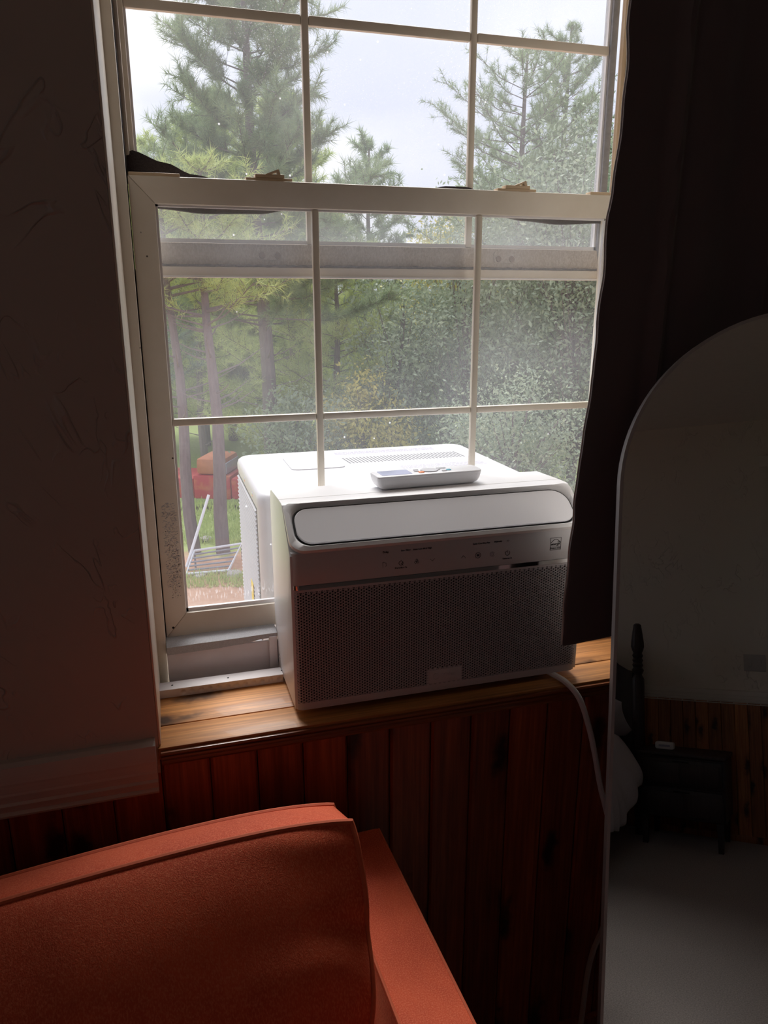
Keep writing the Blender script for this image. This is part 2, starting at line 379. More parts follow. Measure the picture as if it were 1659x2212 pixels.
wl = wallbox('wall_left', [(XL-.1, XL, YB, -2.95, FL-.1, CE), (XL-.1, XL, -2.05, 0, FL-.1, CE), (XL-.1, XL, -2.95, -2.05, FL-.1, .15), (XL-.1, XL, -2.95, -2.05, 1.05, CE)], PLASTER_BACK)
wr = wallbox('wall_right', [(XR, XR+.1, YB, 0, FL-.1, CE)], PLASTER_BACK)
w2 = thing('added_window', (XL-.05, -2.5, .15), kind='structure')  # unseen window, added to bring more daylight into the room
wallbox('floor', [(XL-.1, XR+.1, YB-.12, .02, FL-.1, FL)], CARPET)
wallbox('ceiling', [(XL-.1, XR+.1, YB-.12, .34, CE, CE+.1)], CEIL)

# wainscot boards, each one its own object with rounded joints
def boards(parent, mat, x0, x1, y0, y1, z0, z1, pitch, ph, sign):
    w = pitch-.0016
    b = B(); e = .0035
    ya, yb_ = (y0, y1)
    b.prism([(-w/2, yb_), (-w/2, ya+sign*e), (-w/2+e, ya), (w/2-e, ya), (w/2, ya+sign*e), (w/2, yb_)], 2, z0, z1)
    first = None; x = ph-math.ceil((ph-x0)/pitch)*pitch+pitch/2
    while x < x1:
        if first is None:
            b.v = [(p[0]+x, p[1], p[2]) for p in b.v]
            first = b.obj('plank', mat, parent, smooth=False); fx = x
        else:
            dupto(first, x-fx, 0, 0, parent)
        x += pitch
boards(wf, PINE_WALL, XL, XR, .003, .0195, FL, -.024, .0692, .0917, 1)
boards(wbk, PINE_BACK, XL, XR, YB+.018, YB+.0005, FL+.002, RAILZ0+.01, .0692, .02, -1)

# chair rails and trims
def rail_prof(y, s, z0=RAILZ0, z1=RAILZ1, d=.02):
    p = [(y, z0), (y-s*d*.9, z0), (y-s*d, z0+.004)]
    zz = z0+.004
    for k in range(4):
        zz += .0035; p.append((y-s*d*(.80+.05*k), zz)); zz += .011; p.append((y-s*d*(.98-.03*k), zz))
    p += [(y-s*d*.80, z1-.004), (y-s*d*.45, z1), (y, z1)]
    return p
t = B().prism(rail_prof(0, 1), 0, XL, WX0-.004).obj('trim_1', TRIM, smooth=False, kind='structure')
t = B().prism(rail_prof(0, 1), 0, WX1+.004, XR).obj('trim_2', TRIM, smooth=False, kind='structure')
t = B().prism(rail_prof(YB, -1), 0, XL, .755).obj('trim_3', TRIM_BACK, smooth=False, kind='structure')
B().box(XL, XR, -.010, .003, FL, FL+.07).obj('baseboard_front', PINE_WALL, bevel=.003, kind='structure')
B().box(XL, .755, YB+.018, YB+.028, FL, FL+.035).obj('baseboard_back', PINE_BACK, bevel=.003, kind='structure')
for q in ((-2.95, -2.89, .15, 1.05), (-2.11, -2.05, .15, 1.05), (-2.89, -2.11, .15, .21), (-2.89, -2.11, .99, 1.05), (-2.89, -2.11, .58, .62)):
    B().box(XL-.07, XL-.03, q[0], q[1], q[2], q[3]).obj('added_window_frame', TRIM_BACK, w2, bevel=.003)
# door in the back wall, only its edge shows in the mirror
dr = thing('door_1', (1.2, YB, FL), kind='structure')
B().box(.757, .825, YB, YB+.034, FL, 1.32).obj('door_casing', TRIM_BACK, dr, bevel=.003)
B().box(1.575, 1.643, YB, YB+.034, FL, 1.32).obj('door_casing', TRIM_BACK, dr, bevel=.003)
B().box(.757, 1.643, YB, YB+.034, 1.32, 1.388).obj('door_casing', TRIM_BACK, dr, bevel=.003)
B().box(.827, 1.573, YB+.002, YB+.022, FL+.01, 1.318).obj('door_panel', TRIM_BACK, dr, bevel=.002)

# window sill: two boards and a stepped moulding under the front edge
sl = thing('trim_4', (.5, .07, -.02), kind='structure')
B().box(WX0, WX1, .0575, .158, -.02, 0).obj('sill_board', PINE_SILL, sl, bevel=.0015)
B().box(WX0-.0015, WX1+.0015, -.004, .0562, -.019, -.0005).obj('sill_board', PINE_SILL, sl, bevel=.0015)
prof = [(.003, -.0195), (-.0045, -.0195), (-.0045, -.005), (-.009, -.0055), (-.0105, -.008), (-.009, -.0105), (-.0065, -.0112), (-.0095, -.0125), (-.0105, -.0148),
        (-.009, -.0168), (-.006, -.0178), (-.0075, -.020), (-.0085, -.0235), (-.007, -.027), (-.003, -.0285), (.003, -.0285)]
B().prism([(y, z) for y, z in prof], 0, WX0+.0025, WX1+.004).obj('sill_moulding', CAPWOOD, sl, smooth=False)

# ------------------------------------------------------------------ window
win = thing('window_1', (.519, .27, WZ0), kind='structure')
S, U = .2248, .2687
def fbox(name, *q, mat=VINYL, parent=win, bevel=.0015, **k): return B().box(*q).obj(name, mat, parent, bevel=bevel, **k)
JX0, JX1 = .1095, .9285
fbox('side_jamb', WX0, JX0, .205, .304, WZ0, WZ1)
fbox('jamb_liner', WX0, WX0+.0035, .0025, .205, .0006, WZ1)
fbox('jamb_liner', WX1-.0035, WX1, .0025, .205, .0006, WZ1)
fbox('side_jamb', JX1, WX1, .205, .256, WZ0, WZ1)
fbox('head_jamb', JX0, JX1, .205, .304, 1.394, WZ1)
fbox('bottom_track', JX0, JX1, .170, .304, WZ0, -.016)
# left tracks: vinyl channel beside the upper sash, black strips painting the dark gap beside the lower
fbox('track_strip', JX0, .1165, .252, .262, .78, 1.39, mat=VINYL)
fbox('track_strip', JX0-.0005, .1105, .226, .252, -.016, 1.39, mat=BLACK, bevel=0)
fbox('dark_gap_filler', JX0-.001, .1190, .2500, .2600, -.016, .66, mat=BLACK, bevel=0)  # black filler that paints the dark of the gap
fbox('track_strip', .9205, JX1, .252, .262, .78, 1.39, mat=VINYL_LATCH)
def sash(name, label, x0, x1, y0, y1, gx0, gx1, z0, z1, gz0, gz1, mz, mt, gmat, rmat_bottom, rightmat=VINYL):
    sh = thing(name, ((x0+x1)/2, (y0+y1)/2, z0), parent=win, label=label)
    d = y1-y0
    # mitred frame: four pieces
    def piece(nm, poly, mat=VINYL): return B().prism(poly, 1, y0, y1).obj(nm, mat, sh, bevel=.0018)
    piece('left_stile', [(x0, z0), (gx0, gz0), (gx0, gz1), (x0, z1)])
    piece('right_stile', [(x1, z0), (x1, z1), (gx1, gz1), (gx1, gz0)], rightmat)
    piece('top_rail', [(x0, z1), (gx0, gz1), (gx1, gz1), (x1, z1)])
    piece('bottom_rail', [(x0, z0), (x1, z0), (gx1, gz0), (gx0, gz0)], rmat_bottom)
    # glazing bead: thin lighter inner step
    bd = B()
    for q in ((gx0, gx0+.0035, gz0, gz1), (gx1-.0035, gx1, gz0, gz1), (gx0, gx1, gz0, gz0+.006), (gx0, gx1, gz1-.003, gz1)):
        bd.box(q[0], q[1], y0+.006, y0+.012, q[2], q[3])
    bd.obj('glazing_bead', ACW, sh)
    B().box(gx0-.002, gx1+.002, y0+.013, y0+.0165, gz0-.002, gz1+.002).obj('pane', gmat, sh, smooth=False)
    for mx in (.3844, .6601):
        B().box(mx-.0058, mx+.0058, y0+.003, y0+.0128, gz0, gz1).obj('muntin', VINYL, sh, bevel=.003)
    xs = [gx0, .3844-.0059, .3844+.0059, .6601-.0059, .6601+.0059, gx1]
    for a, b_ in ((0, 1), (2, 3), (4, 5)):
        B().box(xs[a], xs[b_], y0+.0035, y0+.0125, mz-mt/2, mz+mt/2).obj('muntin', VINYL, sh, bevel=.0028)
    return sh
low = sash('lower_sash', 'raised lower sash in front, held open above the air conditioner', .1112, .9195, S, S+.024, .1464, .8985, .0665, .7879, .1077, .7502, .4285, .0118, GLASS_LOW, VINYL)
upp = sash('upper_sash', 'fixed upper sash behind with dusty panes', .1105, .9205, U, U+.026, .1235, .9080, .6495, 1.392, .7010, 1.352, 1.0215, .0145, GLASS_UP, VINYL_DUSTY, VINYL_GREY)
# upper sash lower rail: ledge with a felt line and a cleaner lip, screws and cover plates
fbox('rail_lip', .1235, .908, U-.006, U+.001, .6500, .6655, parent=upp, bevel=.0015)
fbox('drip_edge', .1235, .908, U-.0075, U-.003, .6490, .6520, mat=ACW, parent=upp, bevel=.0008)
f = B(); n = 120
pts = []
for k in range(n+1): pts.append((.124+.783*k/n, U-.0045, .6672+.0007*math.sin(k*1.9)*random.random()))
f.tube(pts, [.0016+.0006*random.random() for _ in pts], 6).obj('felt_seal', FELT, upp)
for cx in (.317, .727):
    b = B().prism(rrect(cx-.021, cx+.021, .677, .6965, .005), 1, U-.0015, U).obj('latch_plate', VINYL_DUSTY, upp)
    for sx in (-.0125, .0125):
        B().lathe([(.0052, 0), (.0046, .0016), (.002, .002)], (cx+sx, U-.0015, .6835), 12, Matrix.Rotation(PI/2, 3, 'X')).obj('screw', SCREWRUST, upp)
# sash locks and tilt latches on the lower sash top rail
for cx in (.320, .731):
    z = .7879
    B().box(cx-.040, cx+.030, S+.004, S+.022, z, z+.0045).obj('lock_base', VINYL_LATCH, low, bevel=.0008)
    lk = B().box(cx-.026, cx+.018, S+.003, S+.020, z+.0045, z+.0095).obj('sash_lock', VINYL_LATCH, low, bevel=.0008)
    B().prism([(cx-.010, z+.0095), (cx+.008, z+.0165), (cx+.010, z+.0165), (cx+.012, z+.0095), (cx+.007, z+.0095), (cx+.006, z+.013), (cx-.002, z+.0095)], 1, S+.002, S+.014).obj('lock_lever', VINYL_LATCH, low, smooth=False)
B().box(.1125, .184, S+.002, S+.018, .7875, .7925).obj('tilt_latch', VINYL_LATCH, low, bevel=.0008)
B().box(.862, .918, S+.002, S+.018, .7875, .7925).obj('tilt_latch', VINYL_LATCH, low, bevel=.0008)
for (sx, sz) in ((.1230, .0835),): B().lathe([(.0022, 0), (.002, .0005)], (sx, S+.0003, sz), 10, Matrix.Rotation(PI/2, 3, 'X')).obj('screw_hole', BLACK, low)
# scuffed sticker residue on the left stile
res = B(); rr = random.Random(3)
for k in range(260):
    x = .1225+rr.random()*.020; z = .135+rr.random()*.125
    if rr.random() < (z-.10)/.2: continue
    w = .0004+rr.random()*.0012; h = .0003+rr.random()*.0005
    res.box(x, x+w, S-.0003, S+.0002, z, z+h)
for k in range(0): pass
res.obj('scuff_marks', INK_AND_GAP, low, smooth=False, kind='stuff')
res = B()
for k in range(520):
    x = .1190+rr.random()*.022; z = .155+rr.random()*.145
    w = .0008+rr.random()*.002; h = .0004+rr.random()*.0006
    res.box(x, x+w, S-.00025, S+.0002, z, z+h)
res.obj('paint_flakes', OUTW, low, smooth=False, kind='stuff')

# foam strips
def smooth_strip(name, top, bot, y0, y1, mat, label, cat, n=90, x0=None, x1=None):
    def ip(t, x):
        for (a, za), (b_, zb) in zip(t, t[1:]):
            if a <= x <= b_:
                k = (x-a)/(b_-a); k = k*k*(3-2*k); return za+(zb-za)*k
        return t[-1][1] if x > t[-1][0] else t[0][1]
    b = B(); vs = []; fs = []
    x0 = x0 if x0 is not None else top[0][0]; x1 = x1 if x1 is not None else top[-1][0]
    m_ = 8
    for i in range(n+1):
        x = x0+(x1-x0)*i/n; zt = ip(top, x); zb = ip(bot, x); zm = (zt+zb)/2; ym = (y0+y1)/2
        for k in range(m_):
            a = 2*PI*(k+.5)/m_; c_, s_ = math.cos(a), math.sin(a)
            q = lambda u: math.copysign(abs(u)**.5, u)
            vs.append((x, ym+(y1-y0)/2*q(c_), zm+(zt-zb)/2*q(s_)))
    for i in range(n):
        for k in range(m_): fs.append((i*m_+k, i*m_+(k+1) % m_, (i+1)*m_+(k+1) % m_, (i+1)*m_+k))
    fs += [tuple(range(m_)), tuple(range((n+1)*m_-1, n*m_-1, -1))]
    b.add(vs, fs)
    return b.obj(name, mat, label=label, cat=cat, angle=50)
smooth_strip('foam_strip', [(.1115, .823), (.118, .8265), (.165, .812), (.205, .797), (.245, .7915), (.30, .789), (.335, .796), (.375, .7885), (.45, .7875), (.50, .7925), (.54, .790), (.565, .787), (.61, .796), (.64, .7965), (.69, .786), (.91, .786)],
             [(.1115, .775), (.15, .746), (.22, .741), (.30, .743), (.36, .752), (.70, .752), (.76, .745), (.82, .741), (.91, .745)], S+.0255, U-.0015, FOAM,
             'black foam strip squeezed between the two sashes along the meeting rail', 'foam strip')

# ------------------------------------------------------------------ accordion side panel and bottom rail of the air conditioner
sp = thing('side_panel', (.2, .19, -.016), 'white plastic filler panel left of the air conditioner, under the raised sash', 'filler panel')
B().box(.1096, .2990, .196, .201, -.0155, .052).obj('panel_sheet', CREAMP, sp, bevel=.001)
B().box(.278, .292, .188, .196, .004, .062).obj('panel_bracket', CREAMP, sp, bevel=.002)
smooth_strip('foam_strip', [(.1100, .0672), (.17, .0690), (.2925, .0695)], [(.1100, .046), (.18, .047), (.23, .050), (.27, .056), (.2925, .058)], .190, .2465, GFOAM,
             'grey foam strip bulging between the sash bottom and the white filler panel', 'foam strip', 50)
# bottom rail with round dimples, left and right of the unit
def dimple_rail(x0, x1, label, dimples):
    t_ = thing('mounting_rail', ((x0+x1)/2, .15, 0), label, 'rail', group=None)
    z1 = .0145; y0, y1 = .1393, .166
    b = B(); nx = int((x1-x0)/.0008); nz = 12; vs = []; fs = []
    for i in range(nx+1):
        x = x0+(x1-x0)*i/nx
        for j in range(nz+1):
            z = .0005+(z1-.0005)*j/nz; y = y0
            for c in dimples:
                d = math.hypot(x-c, (z-.0072)*1.0)
                if d < .0042: y += .0024*(1-(d/.0042)**2)
            vs.append((x, y, z))
    for i in range(nx):
        for j in range(nz):
            a = i*(nz+1)+j; fs.append((a, a+nz+1, a+nz+2, a+1))
    k = len(vs); L = [(i*(nz+1)) for i in range(nx+1)]
    vs += [(x0, y1, .0005), (x1, y1, .0005), (x0, y1, z1), (x1, y1, z1)]
    fs += [tuple([k+2, k+3]+[i*(nz+1)+nz for i in range(nx, -1, -1)]), tuple([k, k+1]+[i*(nz+1) for i in range(nx, -1, -1)]), (k, k+1, k+3, k+2),
           tuple([k, k+2]+[j for j in range(nz, -1, -1)]), tuple([k+1, k+3]+[nx*(nz+1)+j for j in range(nz, -1, -1)])]
    b.add(vs, fs).obj('rail_body', RAILP, t_, angle=40)
    for c in [x0+.022+.089*i for i in range(int((x1-x0-.02)/.089)+1)]:
        B().lathe([(.0017, 0), (.0017, .0003)], (c, .153, z1), 10).obj('rail_hole', BLACK, t_)
    return t_
dimple_rail(.0925, .2925, 'white plastic mounting rail with a row of dimples on the sill, left of the unit', [.131+.0141*i for i in range(12)])
dimple_rail(.7745, .9460, 'white plastic mounting rail on the sill right of the unit, mostly behind the curtain', [.79+.0141*i for i in range(11)])
B().box(.775, .918, .196, .201, -.0155, .060).obj('side_panel', CREAMP, bevel=.001, label='white plastic filler panel right of the unit, hidden behind the dark curtain', cat='filler panel')

# ------------------------------------------------------------------ window air conditioner
ac = thing('window_air_conditioner', (.533, .12, .0), 'white window air conditioner with perforated grille, straddling the window sash', 'air conditioner')
AX0, AX1, AY, AYB = .2931, .7731, .022, .212
ZB, ZG, ZC, ZP, ZT = .0115, .2055, .2125, .2665, .320
# housing: profile extruded in x
prof = [(AY+.004, ZB+.001), (AY+.09, ZB), (AYB-.022, .0065), (AYB, .030), (AYB, .300), (AYB-.004, .312), (AYB-.014, .3175), (.119, .3205), (.118, .3195), (.1165, .3205), (.092, .3205), (.086, .319), (AY+.012, ZP-.0035), (AY+.004, ZP-.009)]
hb = B().prism(prof, 0, AX0, AX1)
hous = hb.obj('housing', ACW, ac, bevel=.0045, seg=3, angle=40)
# slanted rim around the air flap
sa = Vector((0, .0665, .0535)).normalized(); sn = Vector((0, -sa.z, sa.y)); SO = Vector((0, AY+.0005, ZP+.0005)); SL = .084
def slant(s_, t_, d_): p = SO+sa*t_+sn*d_; return (s_, p.y, p.z)
def ring(outer, inner, d_top, d_bot, rim_in=.0):
    n = len(outer); vs = [slant(a, b_, d_top-.0012) for a, b_ in outer]+[slant(a+(cx_-a)*0, b_, d_top) for (a, b_), cx_ in zip(inner, [0]*n)]
    vs += [slant(a, b_, d_bot) for a, b_ in inner]+[slant(a, b_, d_bot) for a, b_ in outer]
    fs = []
    for i in range(n):
        j = (i+1) % n
        fs += [(i, j, n+j, n+i), (n+i, n+j, 2*n+j, 2*n+i), (3*n+i, 3*n+j, j, i)]
    return vs, fs
out_ = rrect(AX0+.0008, AX1-.0008, -.004, SL-.001, [.012, .012, .022, .022], 8)
inn_ = rrect(AX0+.012, AX1-.012, .007, SL-.010, [.030, .024, .024, .024], 8)
mid_ = rrect(AX0+.008, AX1-.008, .002, SL-.004, [.026, .020, .024, .024], 8)
n_ = len(out_)
vs = [slant(a, b_, -.004) for a, b_ in out_]+[slant(a, b_, .0035) for a, b_ in out_]+[slant(a, b_, .0055) for a, b_ in mid_]+[slant(a, b_, -.0015) for a, b_ in inn_]+[slant(a, b_, -.005) for a, b_ in inn_]
fs = []
for q in range(4):
    for i in range(n_):
        j = (i+1) % n_; fs.append((q*n_+i, q*n_+j, (q+1)*n_+j, (q+1)*n_+i))
B().add(vs, fs).obj('outlet_rim', ACW, ac, angle=60)
vs = [slant(a, b_, .0006) for a, b_ in inn_]; k_ = len(vs)
B().add(vs+[slant(a, b_, -.003) for a, b_ in inn_], [tuple(range(k_)), tuple(range(2*k_-1, k_-1, -1))]+[(i, (i+1) % k_, (i+1) % k_+k_, i+k_) for i in range(k_)]).obj('outlet_gap', BLACK, ac, smooth=False)
fl_ = rrect(AX0+.0142, AX1-.0142, .0085, SL-.0128, [.028, .022, .022, .022], 8); k_ = len(fl_)
fl2 = rrect(AX0+.0150, AX1-.0150, .0093, SL-.0136, [.028, .022, .022, .022], 8)
vs = [slant(a, b_, -.002) for a, b_ in fl_]+[slant(a, b_, .0022) for a, b_ in fl_]+[slant(a, b_, .0030) for a, b_ in fl2]
B().add(vs, [tuple(range(k_)), tuple(range(3*k_-1, 2*k_-1, -1))]+[(q*k_+i, q*k_+(i+1) % k_, (q+1)*k_+(i+1) % k_, (q+1)*k_+i) for q in range(2) for i in range(k_)]).obj('air_flap', ACFLAP, ac, smooth=False)
# control panel
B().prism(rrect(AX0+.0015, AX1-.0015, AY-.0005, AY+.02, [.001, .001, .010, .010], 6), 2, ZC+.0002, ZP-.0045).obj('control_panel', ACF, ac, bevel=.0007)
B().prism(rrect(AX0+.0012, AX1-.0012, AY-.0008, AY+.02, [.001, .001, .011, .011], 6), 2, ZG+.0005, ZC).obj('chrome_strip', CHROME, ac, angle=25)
# perforated grille: thin plate with real round holes, wrapped round the vertical front corners
gp = .00462; GX0, GX1, GZ0, GZ1 = AX0+.0015, AX1-.0015, ZB, ZG
cr_ = .011
def gwrap(x, d=0.):
    """map flat x to plate position (x, y), rounding the corners; d = depth behind the surface"""
    def arc(u, sgn):
        a = min(u/cr_, PI/2); extra = max(0, u-cr_*PI/2)
        return (sgn*(cr_-d)*math.sin(a), AY+cr_-(cr_-d)*math.cos(a)+extra)
    if x < GX0+cr_:
        dx, y = arc(GX0+cr_-x, -1); return GX0+cr_+dx, y
    if x > GX1-cr_:
        dx, y = arc(x-(GX1-cr_), 1); return GX1-cr_+dx, y
    return x, AY+d
gv = []; gf = []; h_ = gp; wcol = gp*math.sqrt(3)/2; Rh = gp/math.sqrt(3)
NB = 12
unit = []
for k in range(NB):
    a = 2*PI*k/NB
    rr_ = Rh*math.cos(PI/6)/math.cos(((a+PI/6) % (PI/3))-PI/6)   # hexagon with flat top and bottom
    unit.append((math.cos(a), math.sin(a), rr_))
x_lo = GX0-cr_*(PI/2-1)+.002; ncol = int((GX1+cr_*(PI/2-1)-.002-x_lo)/wcol)
z_lo = ZB+.0115; nrow = int((ZG-.0055-z_lo)/gp)
zmax = z_lo+nrow*gp
badge = (.508, .5625, .0245, .0475)
holes = 0
for c in range(ncol+1):
    for r_ in range(nrow+1):
        cx = x_lo+c*wcol; cz = z_lo+r_*gp+(gp/2 if c % 2 else 0)
        if cz > ZG-.004: continue
        solid = (badge[0]-.002 < cx < badge[1]+.002 and badge[2]-.002 < cz < badge[3]+.002)
        hr = .00158
        if cz > ZG-.0065: hr = .0008
        if solid: hr = .00002
        k = len(gv)
        for (ca, sa_, ro) in unit:
            X, Y = gwrap(cx+ca*ro); gv.append((X, Y, cz+sa_*ro))
        for (ca, sa_, ro) in unit:
            X, Y = gwrap(cx+ca*hr); gv.append((X, Y, cz+sa_*hr))
        for (ca, sa_, ro) in unit:
            X, Y = gwrap(cx+ca*hr, .0016); gv.append((X, Y, cz+sa_*hr))
        for i in range(NB):
            j = (i+1) % NB
            gf.append((k+i, k+j, k+NB+j, k+NB+i))
            if not solid: gf.append((k+NB+i, k+NB+j, k+2*NB+j, k+2*NB+i))
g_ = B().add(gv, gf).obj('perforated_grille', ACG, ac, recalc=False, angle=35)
g_.data.flip_normals()
# plain margins of the grille above and below the holes
def margin(z0, z1, off=.0001):
    b = B(); vs = []; N = 60
    xs = [x_lo-.003+(ncol*wcol+.006)*i/N for i in range(N+1)]
    xs = [x for x in xs if True]
    for x in xs:
        for (z, d) in ((z0, .004), (z0, off), (z1, off), (z1, .004)):
            X, Y = gwrap(x, d); vs.append((X, Y, z))
    fs = [(i*4+j, (i+1)*4+j, (i+1)*4+j+1, i*4+j+1) for i in range(N) for j in range(3)]
    return b.add(vs, fs)
margin(ZB-.001, z_lo-.0006).obj('grille_lower_edge', ACG, ac, angle=35)
margin(ZG-.0036, ZG+.0004).obj('grille_upper_edge', ACG, ac, angle=35)
B().prism(rrect(AX0+.0042, AX1-.0042, AY+.0032, AY+.02, [.001, .001, .008, .008], 6), 2, ZB+.002, ZG).obj('filter_screen', FILTER, ac)
B().prism(rrect(badge[0], badge[1], badge[2], badge[3], .002), 1, AY-.0008, AY+.001).obj('badge', ACG, ac, bevel=.0004, label='blank-looking embossed badge plate')
# screw on the side
B().lathe([(.0040, 0), (.0036, .0008), (.001, .0012)], (AX0+.0002, AY+.155, .030), 12, Matrix.Rotation(-PI/2, 3, 'Y')).obj('side_screw', SCREW, ac)
# low bridge under the sash and the outdoor box
B().box(AX0+.01, AX1-.01, .205, .315, -.012, .060).obj('bridge', ACW, ac, bevel=.004)
OX0, OX1, OY0, OY1, OZ0, OZ1 = .2865, .8230, .3085, .700, -.085, .2815
op = [(OY0, OZ0), (OY1, OZ0), (OY1, OZ1), (OY0, OZ1)]
outb = B().prism(rrect(OX0, OX1, OY0, OY1, .030, 6), 2, OZ0, OZ1-.022).obj('outdoor_casing', OUTW, ac, angle=40)
# rounded lid
lid = B(); loops = []
for (ins, z) in ((-.0015, OZ1-.026), (-.0015, OZ1-.014), (.001, OZ1-.006), (.006, OZ1-.0015), (.014, OZ1), ):
    loops.append([(x, y, z) for x, y in rrect(OX0+ins, OX1-ins, OY0+ins, OY1-ins, .030, 6)])
n_ = len(loops[0]); vs = [p for L in loops for p in L]; fs = [tuple(range(n_)), tuple(range((len(loops)-1)*n_+n_-1, (len(loops)-1)*n_-1, -1))]
for q in range(len(loops)-1):
    for i in range(n_): fs.append((q*n_+i, q*n_+(i+1) % n_, (q+1)*n_+(i+1) % n_, (q+1)*n_+i))
lid.add(vs, fs).obj('outdoor_lid', OUTW, ac, angle=60)
# raised plate, slots and printed warnings on the lid
B().prism(rrect(.378, .492, .492, .632, .016), 2, OZ1-.001, OZ1+.0025).obj('lid_plate', OUTW, ac, bevel=.0012)
for k in range(34):
    x = .508+k*.0079
    B().prism([(x, .530), (x+.0032, .530), (x-.004+.0032, .590), (x-.004, .590)], 2, OZ1-.0002, OZ1+.0004).obj('lid_slot', INK_AND_GAP, ac, smooth=False)  # flat dark bars painted as the shade inside the slots
pr = random.Random(5)
def printed(x0, x1, y0, y1, rows, parent, z, mat, name='printed_notice'):
    b = B(); dy = (y1-y0)/rows
    for r_ in range(rows):
        x = x0
        while x < x1:
            w = .002+pr.random()*.008
            if x+w > x1: break
            b.box(x, x+w, y0+r_*dy, y0+r_*dy+dy*.5, z, z+.0002); x += w+.0015
    return b.obj(name, mat, parent, smooth=False)
printed(.500, .74, .628, .660, 4, ac, OZ1+.0001, INKSOFT); printed(.60, .79, .445, .480, 4, ac, OZ1+.0001, INKSOFT)
# side louvres: individual raised slats on the left face of the outdoor box
for k in range(36):
    z = -.070+k*.0088
    B().prism([(OX0-.0005, z), (OX0-.0035, z+.0010), (OX0-.0035, z+.0024), (OX0-.0005, z+.0046)], 1, .352, .668).obj('side_louvre', OUTW, ac, smooth=False)
B().box(OX0-.0006, OX0+.0005, .350, .670, -.074, .246).obj('dark_louvre_gaps', INK_AND_GAP, ac, smooth=False)  # dark sheet painting the shade between the slats
B().box(OX0-.0045, OX0-.0038, .44, .475, -.01, .065).obj('energy_sticker', YELLOW, ac, smooth=False, label='yellow sticker on the louvres')
for (y, z) in ((.40, .262), (.53, .262)):
    B().lathe([(.0055, 0), (.004, .0015), (.001, .002)], (OX0-.0015, y, z), 12, Matrix.Rotation(-PI/2, 3, 'Y')).obj('casing_screw', SCREW, ac)
# printed icons and words
def text(body, x, z, size, parent, mat=INK_AND_GAP, name='printed_text', y=AY-.0008, shear=0, ext=.0001, align='CENTER', bold=0):
    cu = bpy.data.curves.new(name, 'FONT'); cu.body = body; cu.size = size; cu.align_x = align; cu.align_y = 'CENTER'; cu.extrude = ext; cu.shear = shear; cu.offset = bold
    o = bpy.data.objects.new('tmp', cu); C.objects.link(o)
    dg = bpy.context.evaluated_depsgraph_get(); me = bpy.data.meshes.new_from_object(o.evaluated_get(dg)); C.objects.unlink(o); bpy.data.objects.remove(o)
    me.name = name; me.materials.clear(); me.materials.append(mat)
    ob = bpy.data.objects.new(name, me); C.objects.link(ob)
    ob.matrix_world = Matrix.Translation((x, y, z+ZS)) @ Matrix.Rotation(PI/2, 4, 'X'); WM[ob.name] = ob.matrix_world.copy()
    ob.parent = parent; ob.matrix_parent_inverse = wm(parent).inverted(); return ob
def stroke(pts, w=.00035, parent=ac, mat=INK_AND_GAP, name='printed_icon', closed=False, y=AY-.0009):
    b = B()
    if closed: pts = pts+[pts[0]]
    for (a, c_), (a2, c2) in zip(pts, pts[1:]):
        d = Vector((a2-a, c2-c_)); 
        if d.length < 1e-6: continue
        nn = Vector((-d.y, d.x)).normalized()*w; e_ = d.normalized()*w*.6
        b.prism([(a-nn.x-e_.x, c_-nn.y-e_.y), (a2-nn.x+e_.x, c2-nn.y+e_.y), (a2+nn.x+e_.x, c2+nn.y+e_.y), (a+nn.x-e_.x, c_+nn.y-e_.y)], 1, y, y+.0003)
    return b.obj(name, mat, parent, smooth=False)
def circ(cx, cz, r, a0=0, a1=360, n=18): return [(cx+r*math.cos(math.radians(a0+(a1-a0)*k/n)), cz+r*math.sin(math.radians(a0+(a1-a0)*k/n))) for k in range(n+1)]
zi = .2330
text('Delay', .436, .2525, .0040, ac, bold=.00012)
text('Eco  Filter    Auto Low Med High', .4845, .2525, .0036, ac, bold=.0001)
text('Auto Cool Dry Fan', .5905, .2520, .0036, ac, bold=.0001); text('Powerful', .6105+.008, .2522, .0036, ac, bold=.0001)
text('Reset filter 3s', .4600, .2256, .0034, ac, bold=.0001); text('Connect 3s', .6353, .2232, .0034, ac, bold=.0001)
stroke([(.4315, zi-.004), (.4315, zi+.004), (.4375, zi+.002)], .0002); stroke(circ(.4345, zi-.001, .0025, -60, 60, 6), .0002)
stroke(circ(.4600, zi, .0034, 100, 400, 12), .0003); stroke([(.4600, zi+.0045), (.4625, zi+.001), (.4605, zi-.001), (.4635, zi-.004)], .0003)
for a in (90, 210, 330): stroke(circ(.4850+.0022*math.cos(math.radians(a)), zi+.0022*math.sin(math.radians(a)), .0017, 0, 360, 9), .00022)
stroke([(.5066, zi+.0018), (.5101, zi-.0018), (.5136, zi+.0018)], .00025)
stroke([(.5576, zi-.0018), (.5611, zi+.0018), (.5646, zi-.0018)], .00025)
stroke(circ(.5852, zi, .0045), .00028); text('M', .5852, zi, .0058, ac, bold=.0001)
stroke(circ(.6095, zi-.0004, .0038, 20, 330, 14), .00022, mat=INKLIGHT); stroke(circ(.6095, zi-.0004, .0018, 200, 500, 10), .00022, mat=INKLIGHT)
stroke(circ(.6353, zi-.001, .0038, 125, 415, 16), .00030); stroke([(.6353, zi+.0035), (.6353, zi-.0002)], .0003)
stroke(circ(.6352, .2500, .003, 45, 135, 6), .0002); stroke(circ(.6352, .2500, .0015, 45, 135, 5), .0002)
ex0, ex1, ez0, ez1 = .7095, .7283, .2295, .2495
stroke([(ex0, ez0), (ex1, ez0), (ex1, ez1), (ex0, ez1)], .00028, closed=True); stroke([(ex0, ez0+.0048), (ex1, ez0+.0048)], .00025)
